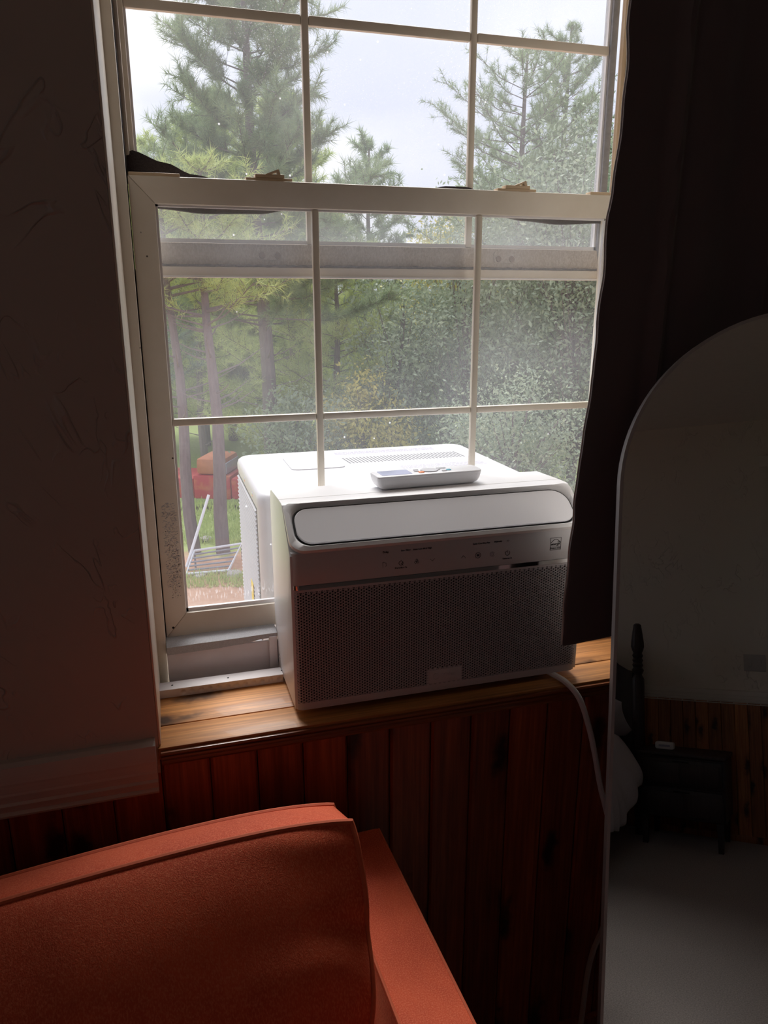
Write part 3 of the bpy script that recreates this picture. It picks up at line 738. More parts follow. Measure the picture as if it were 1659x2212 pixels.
stroke([(ex0+.001+(ex1-ex0-.002)*k/10, ez0+.0118+.0058*math.sin(PI*k/10)) for k in range(11)], .0004)
text('energy', (ex0+ex1)/2-.001, ez0+.0095, .0058, ac, shear=.4, bold=.00012); text('ENERGY STAR', (ex0+ex1)/2, ez0+.0024, .0028, ac, bold=.0001)
st = []
for k in range(10):
    rr_ = .0026 if k % 2 == 0 else .0011; a = PI/2+k*PI/5; st.append(((ex1-.0037)+rr_*math.cos(a), ez0+.0118+rr_*math.sin(a)))
stroke(st, .0002, closed=True)
text('Midea', .5405, .0368, .0095, ac, ACG, 'badge_lettering', AY-.0009, ext=.0003)
stroke(circ(.5195, .0360, .0052, 60, 330, 16), .0003, ac, ACG, 'badge_emblem', y=AY-.0012)

# ------------------------------------------------------------------ remote control lying on the unit
rm = thing('remote_control', (.545, .145, .3205), 'white remote control with orange and teal buttons lying on the air conditioner', 'remote control')
RA = math.radians(2.0); RC = Vector((.5445, .1475)); RT = .3435
def rp(u, v, z):
    return (RC.x+u*math.cos(RA)-v*math.sin(RA), RC.y+u*math.sin(RA)+v*math.cos(RA), z)
loops = []
for (iu, iv, z) in ((.010, .006, .3208), (.0045, .0025, .3245), (.0015, .0008, .331), (0, 0, .3375), (0, 0, .3395), (-.0003, -.0003, .340), (0, 0, RT-.0007), (.001, .001, RT)):
    loops.append([rp(x, y, z) for x, y in rrect(-.092+iu, .092-iu, -.0225+iv, .0225-iv, [.012, .006, .006, .012], 5)])
n_ = len(loops[0]); vs = [p for L in loops for p in L]; fs = [tuple(range(n_)), tuple(range(len(loops)*n_-1, (len(loops)-1)*n_-1, -1))]
for q in range(len(loops)-1):
    for i in range(n_): fs.append((q*n_+i, q*n_+(i+1) % n_, (q+1)*n_+(i+1) % n_, (q+1)*n_+i))
B().add(vs, fs).obj('remote_body', REMW, rm, angle=45)
def rbtn(name, u, v, a, b_, mat, h=.0012, r=.003, **k):
    P = rrect(u-a, u+a, v-b_, v+b_, min(r, b_*.95), 5); n = len(P)
    vs = [rp(x, y, RT-.0008) for x, y in P]+[rp(x, y, RT+h*.7) for x, y in P]+[rp(u+(x-u)*.88, v+(y-v)*.85, RT+h) for x, y in P]
    fs = [tuple(range(n)), tuple(range(3*n-1, 2*n-1, -1))]+[(q*n+i, q*n+(i+1) % n, (q+1)*n+(i+1) % n, (q+1)*n+i) for q in range(2) for i in range(n)]
    return B().add(vs, fs).obj(name, mat, rm, **k)
rbtn('screen', -.056, .001, .026, .0165, LCD, .0004, .003, label='pale lilac display screen')
rbtn('button', -.0135, -.010, .0045, .0045, ORANGE, label='round orange button')
rbtn('button', .036, -.0065, .0042, .004, TEAL, label='teal button')
for (u, v) in ((-.0165, .009), (-.019, -.001), (.027, -.010), (.025, .011), (.020, .002), (.033, .010)): rbtn('button', u, v, .0042, .0035, BTN)
P = [rp(.004+.015*math.cos(a), .0+.013*math.sin(a), 0) for a in [2*PI*k/28 for k in range(28)]]
vs = [(x, y, RT-.0005) for x, y, z in P]+[(x, y, RT+.0014) for x, y, z in P]+[(RC.x+(x-RC.x)*1, y, RT+.0014) for x, y, z in P]
k_ = 28
B().add(vs[:56], [tuple(range(28)), tuple(range(55, 27, -1))]+[(i, (i+1) % 28, (i+1) % 28+28, i+28) for i in range(28)]).obj('button_pad', BTN, rm, label='round grey navigation pad')

# ------------------------------------------------------------------ power cord
def spline(ctrl, n=14):
    P = [Vector(p) for p in ctrl]; P = [P[0]*2-P[1]]+P+[P[-1]*2-P[-2]]; out = []
    for i in range(1, len(P)-2):
        for k in range(n):
            t = k/n; a, b_, c_, d = P[i-1], P[i], P[i+1], P[i+2]
            out.append(.5*((2*b_)+(c_-a)*t+(2*a-5*b_+4*c_-d)*t*t+(3*b_-a-3*c_+d)*t**3))
    out.append(P[-2]); return out
cp = [(.700, .150, .0068), (.716, .075, .0070), (.7300, .025, .0068), (.741, -.004, .003), at(1252, 1510, -.022), at(1272, 1570, -.027), at(1285, 1630, -.028), at(1296, 1695, -.026), at(1308, 1745, -.024),
      at(1330, 1840, -.022), at(1328, 1930, -.024), at(1302, 2005, -.026), at(1281, 2055, -.027), at(1268, 2110, -.028), at(1259, 2180, -.028), (.806, -.03, -.765), (.81, -.05, -.792), (.9, -.06, -.7935)]
B().tube(spline(cp), .0049, 10).obj('power_cord', CORD, label='grey-white power cord hanging from the air conditioner over the wooden sill', cat='cord')

# ------------------------------------------------------------------ curtain
def interp(tab, z):
    for (a, xa), (b_, xb) in zip(tab, tab[1:]):
        if a <= z <= b_: return xa+(xb-xa)*(z-a)/(b_-a)
    return tab[0][1] if z < tab[0][0] else tab[-1][1]
CY0 = -.022
edge_px = [(1215, 1392), (1216, 1350), (1225, 1250), (1232, 1185), (1239, 1130), (1241, 1090), (1248, 1050), (1252, 1000), (1262, 950), (1272, 880), (1285, 800), (1292, 700), (1305, 600), (1309, 555), (1312, 500), (1313, 470), (1324, 418), (1336, 340), (1343, 280), (1352, 200), (1357, 150), (1358, 110), (1359, 60), (1364, 0)]
edge_old = [(.070, .7300), (.10, .7300), (.186, .7312), (.278, .7358), (.3375, .7388), (.41, .7443), (.46, .7500), (.513, .7541), (.60, .7566), (.645, .7584), (.70, .7600), (.757, .7615), (.775, .7590), (.80, .7660), (.828, .7700), (.87, .7705), (.93, .7705), (.99, .7600), (1.06, .7560), (1.52, .75)]
edge = [(at(a, b_, CY0).z, at(a, b_, CY0).x) for a, b_ in edge_px]+[(1.52, .755)]
nx, nzz = 110, 150; vs = []; XE = 1.36
for j in range(nzz+1):
    z = edge[0][0]+(1.52-edge[0][0])*j/nzz; xl = interp(edge, z)+.0010*math.sin(z*70)
    for i in range(nx+1):
        t = (i/nx); x = xl+(XE-xl)*t
        y = CY0+(.006*math.sin((x-.73)*26+z*1.2)+.004*math.sin((x-.73)*60+1.0))*min(1, t*9+.15)
        y -= .016*math.exp(-((x-.835-.01*(z-.5))/.010)**2)
        y -= .014*math.exp(-((x-1.005)/.012)**2)
        zz = z+(.0065*(x-.73) if j < 4 else 0)+(.003*math.sin(x*40) if j == 0 else 0)
        y = max(min(y, -.010), -.048)
        vs.append((x, y, zz))
fs = [(j*(nx+1)+i, j*(nx+1)+i+1, (j+1)*(nx+1)+i+1, (j+1)*(nx+1)+i) for j in range(nzz) for i in range(nx)]
LIN = plain('pale_lining', (.72, .69, .64), .9)
lv = [(x-(.0009 if k % (nx+1) == 0 else 0), y+.0030, z) for k, (x, y, z) in enumerate(vs)]
lin = B().add(lv, fs).obj('curtain_lining', LIN); so = lin.modifiers.new('s', 'SOLIDIFY'); so.thickness = .0006; so.offset = 0
cu = B().add(vs, fs).obj('curtain_cloth', CURTAIN)
so = cu.modifiers.new('s', 'SOLIDIFY'); so.thickness = .0022; so.offset = 1
cur = thing('curtain', (1.05, -.012, .072), 'dark brown blackout curtain hanging at the right of the window', 'curtain')
lin.parent = cur; lin.matrix_parent_inverse = wm(cur).inverted()
cu.parent = cur; cu.matrix_parent_inverse = wm(cur).inverted()
B().tube([(-.45, -.02, 1.535), (1.42, -.02, 1.535)], .009, 12).obj('curtain_rod', DARKWOOD, cur)

# ------------------------------------------------------------------ leaning arched mirror
psi, th = .401346, .2301777
mh = Vector((math.cos(psi), -math.sin(psi), 0)); mu = Vector((math.sin(psi)*math.sin(th), math.cos(psi)*math.sin(th), math.cos(th)))
mn = Vector((-math.sin(psi)*math.cos(th), -math.cos(psi)*math.cos(th), math.sin(th)))
MP = Vector((.69875, -.20500, -.087696))
tb = (FL-MP.z)/mu.z+.001; T0, RR = .462, .247
def mpt(s_, t_, d_): return MP+mh*s_+mu*t_+mn*d_
def arch(ins, n=48):
    pts = [(ins, tb+ins), ]
    for k in range(n+1):
        a = PI-PI*k/n; pts.append((RR+(RR-ins)*math.cos(a), T0+(RR-ins)*math.sin(a)))
    pts.append((2*RR-ins, tb+ins)); return pts
mir = thing('leaning_mirror', tuple(mpt(RR, tb, -.01)), 'tall arched mirror with a slim metal frame leaning in front of the curtain', 'mirror')
A0, A1 = arch(0), arch(.0045); n_ = len(A0)
vs = [mpt(a, b_, -.022) for a, b_ in A0]+[mpt(a, b_, .001) for a, b_ in A0]+[mpt(a, b_, .001) for a, b_ in A1]+[mpt(a, b_, -.022) for a, b_ in A1]
fs = [(q*n_+i, q*n_+(i+1) % n_, ((q+1) % 4)*n_+(i+1) % n_, ((q+1) % 4)*n_+i) for q in range(4) for i in range(n_)]
B().add(vs, fs).obj('mirror_frame', FRAMEM, mir, angle=30)
A1 = arch(.0040)
vs = [mpt(a, b_, 0) for a, b_ in A1]+[mpt(a, b_, -.006) for a, b_ in A1]
B().add(vs, [tuple(range(n_)), tuple(range(2*n_-1, n_-1, -1))]+[(i, (i+1) % n_, (i+1) % n_+n_, i+n_) for i in range(n_)]).obj('mirror_glass', MIRROR, mir, smooth=False)
vs = [mpt(a, b_, -.007) for a, b_ in A1]+[mpt(a, b_, -.020) for a, b_ in A1]
B().add(vs, [tuple(range(n_)), tuple(range(2*n_-1, n_-1, -1))]+[(i, (i+1) % n_, (i+1) % n_+n_, i+n_) for i in range(n_)]).obj('mirror_backing', BLACK, mir, smooth=False)

# ------------------------------------------------------------------ armchair and its cushion
ROT = Matrix.Rotation(math.radians(2.2), 4, 'Z')
PV = Vector((.37, -.2, 0))
def rc(p): q = ROT @ (Vector(p)-PV); return q+PV
def rbox(name, x0, x1, y0, y1, z0, z1, mat, parent, bevel=.012, seg=4, sub=0):
    return B().box(x0, x1, y0, y1, z0, z1, Matrix.Translation(PV) @ ROT @ Matrix.Translation(-PV)).obj(name, mat, parent, bevel=bevel, seg=seg, angle=50)
ch = thing('armchair', (-.05, -.45, FL), 'rust-orange velvet armchair with slim square arms under the window', 'armchair')
AZ = -.17
rbox('arm', .327, .411, -.86, -.045, FL+.11, AZ, VELVET, ch, .006)
rbox('arm', -.520, -.436, -.86, -.045, FL+.11, AZ, VELVET, ch, .006)
rbox('backrest', -.434, .325, -.150, -.050, FL+.11, -.105, VELVET, ch, .02)
rbox('seat_base', -.434, .325, -.83, -.152, FL+.11, FL+.24, VELVET, ch, .008)
rbox('seat_cushion', -.430, .321, -.85, -.156, FL+.243, FL+.40, VELVET, ch, .03, 5)
for x in (.329, .409, -.518, -.438):
    B().tube([rc((x, -.855, AZ-.0015)), rc((x, -.05, AZ-.0015))], .0022, 8).obj('arm_seam', VELVET_PIPE, ch)
for (x, y) in ((.37, -.82), (-.478, -.82), (.37, -.09), (-.478, -.09)):
    p = rc((x, y, 0)); B().lathe([(.016, FL+.001), (.024, FL+.112)], (p.x, p.y, 0), 14).obj('leg', DARKWOOD, ch)
# cushion: puffed box with piped seams
Wc, Hc, Tc = .735, .43, .078
cl = math.radians(22)
RC2 = Matrix.Rotation(math.radians(4.5), 3, 'Z')
axu = RC2 @ Vector((1, 0, 0)); axn = RC2 @ Vector((0, -math.cos(cl), math.sin(cl))); axv = RC2 @ Vector((0, math.sin(cl), math.cos(cl)))
RR2 = Matrix.Rotation(math.radians(2.0), 3, -axn); RR2 = Matrix.Rotation(math.radians(-2.0), 3, axn) if (Matrix.Rotation(math.radians(2.0), 3, axn) @ axu).z < 0 else Matrix.Rotation(math.radians(2.0), 3, axn)
axu = RR2 @ axu; axv = RR2 @ axv
corner = Vector((.307, -.292, .068))      # front top right seam corner
CO = corner-axu*Wc/2-axv*Hc/2-axn*Tc/2
def cpos(u, v, w):
    """u,v,w in -1..1"""
    pu = (1-abs(u)**2.6); pv = (1-abs(v)**2.6)
    # square to rounded square in the face plane
    k = min(1, max(abs(u), abs(v)))**6*.022
    x = u*(1-k*v*v)*Wc/2; y = v*(1-k*1.6*u*u)*Hc/2; z = w*Tc/2
    bulge = (1-w*w)
    if abs(v) > .995: y += math.copysign(.006*bulge*(1-u**8), v)
    if abs(u) > .995: x += math.copysign(.005*bulge*(1-v**8), u)
    z += w*(.046 if w > 0 else .004)*(pu**.7)*(pv**.7)                        # crown of the filling
    y += (.006*pu-.010*abs(u)**6)*v*(1-.0*w) + (-.010*(1-u)*.5*(1 if v > 0 else 0)*v)
    x += u*(.006*pv); x -= u*.062*((1-v)/2)**1.3
    if v < 0: x -= u*.070*abs(v)**2.2                     # lower corners pulled in
    P = CO+axu*x+axv*y+axn*z
    q = noise.noise(Vector((u*4.5, v*2.2, w*1.1)))*.0045
    fold = math.sin((v*9+u*7)+2.5*noise.noise(Vector((u*3, v*3, 1))))*.0062*max(0, u-.5)/.5*(1-abs(v)**6)*(1 if w > 0 else .3)
    fold += math.sin(u*26+v*3+2*noise.noise(Vector((u*5, v, 2))))*.0060*max(0, -u+.15)*(.5+.5*v)*(1-.9*abs(v)**6)*(1 if w > 0 else 0)
    return P+axn*(q*(1 if w >= 0 else -1)*(pu*pv)**.25+fold)
nu, nv, nw = 72, 48, 8
vid = {}; vs = []; fs = []
def vv(i, j, k):
    key = (i, j, k)
    if key not in vid:
        vid[key] = len(vs)
        s_ = lambda a: math.sin(a*PI/2)*.35+a*.65
        vs.append(cpos(s_(2*i/nu-1), s_(2*j/nv-1), 2*k/nw-1))
    return vid[key]
for i in range(nu):
    for j in range(nv):
        fs += [(vv(i, j, 0), vv(i, j+1, 0), vv(i+1, j+1, 0), vv(i+1, j, 0)), (vv(i, j, nw), vv(i+1, j, nw), vv(i+1, j+1, nw), vv(i, j+1, nw))]
for i in range(nu):
    for k in range(nw):
        fs += [(vv(i, 0, k), vv(i+1, 0, k), vv(i+1, 0, k+1), vv(i, 0, k+1)), (vv(i, nv, k), vv(i, nv, k+1), vv(i+1, nv, k+1), vv(i+1, nv, k))]
for j in range(nv):
    for k in range(nw):
        fs += [(vv(0, j, k), vv(0, j, k+1), vv(0, j+1, k+1), vv(0, j+1, k)), (vv(nu, j, k), vv(nu, j+1, k), vv(nu, j+1, k+1), vv(nu, j, k+1))]
cz = thing('cushion', tuple(CO-axv*Hc/2), 'plump rust-orange velvet back cushion with piped seams standing on the armchair', 'cushion')
B().add(vs, fs).obj('cushion_cover', VELVET, cz, angle=70)
s_ = lambda a: math.sin(a*PI/2)*.35+a*.65
for w in (-1, 1):
    loop = [(s_(2*i/nu-1), 1) for i in range(nu)]+[(1, s_(1-2*j/nv)) for j in range(nv)]+[(s_(1-2*i/nu), -1) for i in range(nu)]+[(-1, s_(2*j/nv-1)) for j in range(nv)]
    B().tube([cpos(u, v, w) for u, v in loop], .0034, 8, True).obj('piping', VELVET_PIPE, cz)

# ------------------------------------------------------------------ far side of the room, seen in the mirror
bed = thing('bed', (-.62, -2.85, FL), 'dark wooden bed with turned posts and white bedding, seen in the mirror', 'bed')
def post(x, y, top):
    H = top-FL; pr_ = [(.026, 0), (.026, .06), (.020, .07), (.030, .10), (.030, .42*H/1.2), (.036, .46*H/1.2)]
    t0 = H-.42
    pr_ += [(.034, t0-.05), (.036, t0+.05), (.036, t0+.10), (.022, t0+.125), (.030, t0+.14), (.034, t0+.15), (.024, t0+.165), (.031, t0+.18), (.024, t0+.193), (.031, t0+.207), (.024, t0+.22), (.031, t0+.234), (.024, t0+.248),
            (.030, t0+.262), (.037, t0+.285), (.036, t0+.31), (.028, t0+.37), (.021, t0+.412), (.010, t0+.42)]
    return B().lathe(pr_, (x, y, FL+.001), 20).obj('bed_post', DARKWOOD, bed, angle=40)
post(.086, -3.70, .371); post(-1.36, -3.70, .371); post(.03, -1.70, -.12); post(-1.36, -1.70, -.12)
hb_ = [(.06, -.55), (.06, .095), (.03, .100), (-.02, .128), (-.10, .20), (-.30, .27), (-.637, .30), (-.97, .27), (-1.17, .20), (-1.25, .128), (-1.30, .10), (-1.335, .095), (-1.335, -.55)]
B().prism(hb_, 1, -3.715, -3.685).obj('headboard', DARKWOOD, bed, bevel=.004)
B().box(.0, .03, -3.67, -1.73, -.60, -.48).obj('side_rail', DARKWOOD, bed, bevel=.004); B().box(-1.36, -1.33, -3.67, -1.73, -.60, -.48).obj('side_rail', DARKWOOD, bed, bevel=.004)
B().box(-1.33, .0, -3.68, -1.72, -.52, -.30).obj('mattress', BEDDING, bed, bevel=.04, seg=4)
# duvet draping over the near side
du = thing('duvet', (-.6, -2.7, -.3), 'white rumpled duvet draping over the side of the bed, seen in the mirror', 'duvet')
vs = []; NX, NY = 46, 60
for j in range(NY+1):
    y = -3.42+1.60*j/NY
    for i in range(NX+1):
        t = i/NX
        if t < .62:
            x = -1.30+1.36*t/.62; z = -.245+.03*math.sin(x*5+y*3)+.02*math.sin(y*9)
            if t > .5: z -= .05*((t-.5)/.12)**2
        else:
            k = (t-.62)/.38; x = .06+.105*math.sin(k*PI*.62)*(1+.12*math.sin(y*11))-.02*k; z = -.295-.33*k*(1-.35*max(0, min(1, (-3.1-y)/.3)))+.02*math.sin(y*9)
            x += .012*math.sin(y*34+k*5)*k
        vs.append((x, y, z))
fs = [(j*(NX+1)+i, j*(NX+1)+i+1, (j+1)*(NX+1)+i+1, (j+1)*(NX+1)+i) for j in range(NY) for i in range(NX)]
dc = B().add(vs, fs).obj('duvet_cover', BEDDING, du, angle=80); so = dc.modifiers.new('s', 'SOLIDIFY'); so.thickness = .03; so.offset = -1
vs = []; fs = []
pw = thing('pillow', (-.2, -3.52, -.3), 'white pillow propped against the headboard, seen in the mirror', 'pillow')
def pillow(cx, cy, cz_, w, h, t, tilt):
    vs = []; N1, N2 = 18, 14
    for side in (1, -1):
        for j in range(N2+1):
            for i in range(N1+1):
                u = 2*i/N1-1; v = 2*j/N2-1; d = t*((1-u**4)*(1-v**4))**.5*side
                p = Vector((u*w*(1-.06*(1-v*v)), d, v*h*(1-.05*(1-u*u)))); p = Matrix.Rotation(tilt, 3, 'X') @ p; vs.append((cx+p.x, cy+p.y, cz_+p.z))
    n = (N1+1)*(N2+1); fs = []
    for j in range(N2):
        for i in range(N1):
            a = j*(N1+1)+i; fs += [(a, a+1, a+N1+2, a+N1+1), (n+a, n+a+N1+1, n+a+N1+2, n+a+1)]
    return B().add(vs, fs)
pillow(-.27, -3.55, -.165, .33, .20, .07, math.radians(-62)).obj('pillow_case', BEDDING, pw, angle=80)

ns = thing('nightstand', (.34, -3.66, FL), 'dark wooden two-drawer nightstand on four legs, seen in the mirror', 'nightstand')
B().box(.118, .560, -3.885, -3.475, -.340, -.322).obj('table_top', DARKWOOD, ns, bevel=.004)
B().box(.126, .552, -3.880, -3.500, -.655, -.341).obj('cabinet_body', DARKWOOD, ns, bevel=.003)
for z0, z1 in ((-.490, -.352), (-.648, -.504)):
    d_ = B().box(.138, .540, -3.500, -3.482, z0, z1).obj('drawer', DARKWOOD, ns, bevel=.003)
    B().box(.150, .330, -3.4822, -3.4780, z0+.014, z1-.020).obj('drawer_panel', DARKWOOD, d_, bevel=.002); B().box(.348, .528, -3.4822, -3.4780, z0+.014, z1-.020).obj('drawer_panel', DARKWOOD, d_, bevel=.002)
    B().tube([(.30, -3.4825, z1-.010), (.30, -3.466, z1-.010), (.38, -3.466, z1-.010), (.38, -3.4825, z1-.010)], .003, 8).obj('drawer_handle', BLACK, d_)
for x in (.150, .522):
    for y in (-3.52, -3.86):
        B().prism([(x-.017, -.655), (x+.017, -.655), (x+.012, FL+.001), (x-.012, FL+.001)], 1, y-.015, y+.015).obj('leg', DARKWOOD, ns, smooth=False)
ckt = thing('alarm_clock', (.235, -3.66, -.322), 'small white rounded alarm clock on the nightstand, seen in the mirror', 'clock')
B().prism(rrect(.185, .283, -.3215, -.2835, .010), 1, -3.69, -3.64).obj('clock_body', REMW, ckt, bevel=.004)
B().box(.204, .264, -3.6404, -3.6395, -.308, -.297).obj('clock_face', LCD, ckt)
pl = thing('switch_plate', (.69, YB+.005, .13), 'grey double switch plate on the wall above the nightstand, seen in the mirror', 'switch')
B().box(.632, .745, YB+.0005, YB+.006, .128, .222).obj('plate', plain('grey_plate', (.50, .48, .47), .5), pl, bevel=.002)
for x in (.655, .704): B().box(x, x+.018, YB+.006, YB+.010, .155, .195).obj('rocker', bpy.data.materials['grey_plate'], pl, bevel=.001)

# ------------------------------------------------------------------ outdoors
GZ = -2.9                                    # ground near the first trees
def gz(x, y):
    if y < 11: return GZ+.0*y
    if y < 17: return GZ-.16*(y-11)
    return GZ-.96+.10*(y-17)
vs = []; NX, NY = 60, 60
for j in range(NY+1):
    y = -10+71*(j/NY)
    for i in range(NX+1):
        x = -20+46*i/NX; vs.append((x, y, gz(x, y)+.05*noise.noise(Vector((x*.6, y*.6, 0)))))
B().add(vs, [(j*(NX+1)+i, j*(NX+1)+i+1, (j+1)*(NX+1)+i+1, (j+1)*(NX+1)+i) for j in range(NY) for i in range(NX)]).obj('ground', GROUND, kind='structure')

rng = np.random.default_rng(11)
def needles_mesh(name, tips, dirs, n, ln, wd, mat, parent, spread=1.15):
    """needle tufts: thin triangles radiating round each twig tip"""
    T = len(tips); tips = np.repeat(np.array(tips), n, 0); dirs = np.repeat(np.array(dirs), n, 0)
    r = rng.normal(size=(T*n, 3)); r /= np.linalg.norm(r, axis=1)[:, None]
    d = dirs+r*spread; d /= np.linalg.norm(d, axis=1)[:, None]
    base = tips-dirs*(rng.random((T*n, 1))*ln*.9)
    L = ln*(.7+.5*rng.random((T*n, 1)))
    s = np.cross(d, rng.normal(size=(T*n, 3))); s /= np.linalg.norm(s, axis=1)[:, None]
    v = np.empty((T*n, 3, 3)); v[:, 0] = base-s*wd; v[:, 1] = base+s*wd; v[:, 2] = base+d*L
    return tri_obj(name, v.reshape(-1, 3), mat, parent)
def tri_obj(name, v, mat, parent, k=3, dz=ZS):
    nf = len(v)//k; me = bpy.data.meshes.new(name)
    org = np.array(wm(parent).translation)
    me.vertices.add(len(v)); me.vertices.foreach_set('co', (v+np.array([0, 0, dz])-org).ravel())
    me.loops.add(len(v)); me.loops.foreach_set('vertex_index', np.arange(len(v), dtype=np.int32))
    me.polygons.add(nf); me.polygons.foreach_set('loop_start', np.arange(0, len(v), k, dtype=np.int32)); me.polygons.foreach_set('loop_total', np.full(nf, k, dtype=np.int32))
    me.update(calc_edges=True); me.materials.append(mat)
    o = bpy.data.objects.new(name, me); C.objects.link(o); o.parent = parent; o['kind'] = 'stuff'; return o
def rel_obj(b, name, mat, parent, **k): return b.obj(name, mat, parent, **k)

def pine(base, H, R, r0_, crown0, label, mat, levels, twigs, n=22, ln=.16, wd=.0042, group=None, bare=6, lean=(0, 0), shape=.8, seed=1, up=.35):
    rd = random.Random(seed)
    t = thing('pine_tree', base, label, 'tree', group)
    bx, by, bz = base
    tr = [(bx+lean[0]*k/8+.03*math.sin(k*1.3+seed), by+lean[1]*k/8, bz-.1+(H+.1)*k/8) for k in range(9)]
    B().tube(tr, [r0_*(1-.9*(k/8)**1.2)+.008 for k in range(9)], 9).obj('trunk', BARK, t)
    br = B(); tips = []; dirs = []
    def trunk_at(h):
        k = h/H*8; i = min(7, int(k)); f_ = k-i; a, b_ = tr[i], tr[i+1]; return Vector([a[q]+(b_[q]-a[q])*f_ for q in range(3)])
    for q in range(bare):
        h = H*crown0*(.55+.42*rd.random()); a = rd.random()*2*PI; L = R*(.3+.4*rd.random()); p = trunk_at(h)
        d = Vector((math.cos(a), math.sin(a), .25)); br.tube([p, p+d*L*.5, p+d*L+Vector((0, 0, .12*L))], [.018, .010, .004], 4)
    for lv in range(levels):
        f_ = lv/(levels-1); h = H*(crown0+(1-crown0)*f_**.92); rad = R*((1-f_)**shape)*(.75+.45*rd.random())+.10
        nb = max(3, int(5*(1-f_*.4)+rd.random()*2)); a0 = rd.random()*2*PI
        for b_ in range(nb):
            a = a0+2*PI*b_/nb+rd.uniform(-.3, .3); p = trunk_at(min(h+rd.uniform(-.12, .12), H*.99)); L = rad*(.7+.5*rd.random())
            d = Vector((math.cos(a), math.sin(a), up*(.4+.9*f_)+rd.uniform(-.15, .15)))
            p1 = p+d*L*.5+Vector((0, 0, -.03*L)); p2 = p+d*L+Vector((0, 0, .14*L))
            br.tube([p, p1, p2], [.020*(1-f_)+.007, .009, .004], 4)
            nt_ = max(2, int(twigs*L/R+1))
            for k in range(nt_):
                u = .30+.70*(k+rd.random())/nt_; q = p.lerp(p1, min(1, u*2)) if u < .5 else p1.lerp(p2, (u-.5)*2)
                sd = Vector((rd.gauss(0, 1), rd.gauss(0, 1), rd.gauss(.3, .6))).normalized(); dd = (d.normalized()*.7+sd*.8+Vector((0, 0, .35))).normalized()
                ll = (.12+.22*rd.random())*min(1.2, L); e_ = q+dd*ll; br.tube([q, e_], [.005, .003], 3)
                tips.append(e_); dirs.append(dd)
                if rd.random() < .7: tips.append(q.lerp(e_, .55)); dirs.append((dd+sd*.3).normalized())
    br.obj('branches', BARK, t, smooth=False, recalc=False, kind='stuff')
    needles_mesh('needles', tips, dirs, n, ln, wd, mat, t)
    return t
def leafy(base, H, R, r0_, label, mat, clumps, leaves, size, group=None, seed=1, zc=.62, flat=.9, name='oak_tree'):
    rd = random.Random(seed); t = thing(name, base, label, 'tree', group); bx, by, bz = base
    tr = [(bx+.10*math.sin(k*.9+seed), by+.08*math.cos(k+seed), bz-.1+(H*.8+.1)*k/6) for k in range(7)]
    B().tube(tr, [r0_*(1-.8*k/6) for k in range(7)], 8).obj('trunk', BARK, t)
    br = B(); cs = []
    for k in range(clumps):
        while True:
            p = Vector((rd.uniform(-1, 1), rd.uniform(-1, 1), rd.uniform(-1, 1)))
            if p.length < 1: break
        c_ = Vector((bx+p.x*R, by+p.y*R*.7, bz+H*zc+p.z*H*(1-zc)*flat))
        s_ = Vector(tr[max(1, min(6, int((c_.z-bz)/H*6)-1))]); mid = s_.lerp(c_, .5)+Vector((0, 0, -.1)); br.tube([s_, mid, c_], [.022, .012, .004], 4)
        cs.append((c_, R*(.16+.16*rd.random())))
    br.obj('branches', BARK, t, smooth=False, recalc=False, kind='stuff')
    per = leaves//clumps; C0 = np.repeat(np.array([c[0] for c in cs]), per, 0); RR_ = np.repeat(np.array([c[1] for c in cs]), per)[:, None]
    N = len(C0); c0 = C0+rng.normal(size=(N, 3))*RR_*.75
    a = rng.normal(size=(N, 3)); a /= np.linalg.norm(a, axis=1)[:, None]; b_ = np.cross(a, rng.normal(size=(N, 3))); b_ /= np.linalg.norm(b_, axis=1)[:, None]
    s = size*(.6+.7*rng.random((N, 1)))
    v = np.empty((N, 4, 3)); v[:, 0] = c0-a*s; v[:, 1] = c0+b_*s*.45; v[:, 2] = c0+a*s; v[:, 3] = c0-b_*s*.45
    tri_obj('leaves', v.reshape(-1, 3), mat, t, 4); return t
def gp_(px, py, Y):
    p = at(px, py, Y); return (p.x, Y, gz(p.x, Y))

# near pines at left with bare lower trunks
pine(gp_(418, 1150, 9.9), 5.2, 1.25, .088, .68, 'slender pine with a leaning bare trunk, leftmost in the window', NEEDLE_Y, 8, 16, bare=9, lean=(-.12, 0), seed=3)
pine(gp_(484, 1165, 9.7), 5.3, 1.35, .098, .66, 'straight dark-trunked pine standing behind the leaning white pole', NEEDLE_Y, 8, 16, bare=16, lean=(-.05, 0), seed=4)
# the big pine filling the upper left panes
pine(gp_(590, 950, 13.5), 10.8, 1.85, .15, .34, 'tall grey-green pine whose crown fills the upper left panes', NEEDLE, 30, 34, n=34, ln=.18, wd=.0050, bare=10, lean=(-.25, 0), seed=5, shape=.62)
pine(gp_(300, 950, 15.5), 7.4, 1.3, .11, .35, 'bluish pine at the far left edge of the upper panes', NEEDLE_B, 16, 18, seed=6)
pine(gp_(352, 950, 18.5), 7.5, 1.3, .11, .35, 'smaller green pine between the left edge and the tall pine', NEEDLE, 14, 18, seed=7)
pine(gp_(440, 950, 17.5), 6.4, 1.3, .10, .3, 'young yellow-green pine under the tall pine crown', NEEDLE_Y, 13, 18, seed=8)
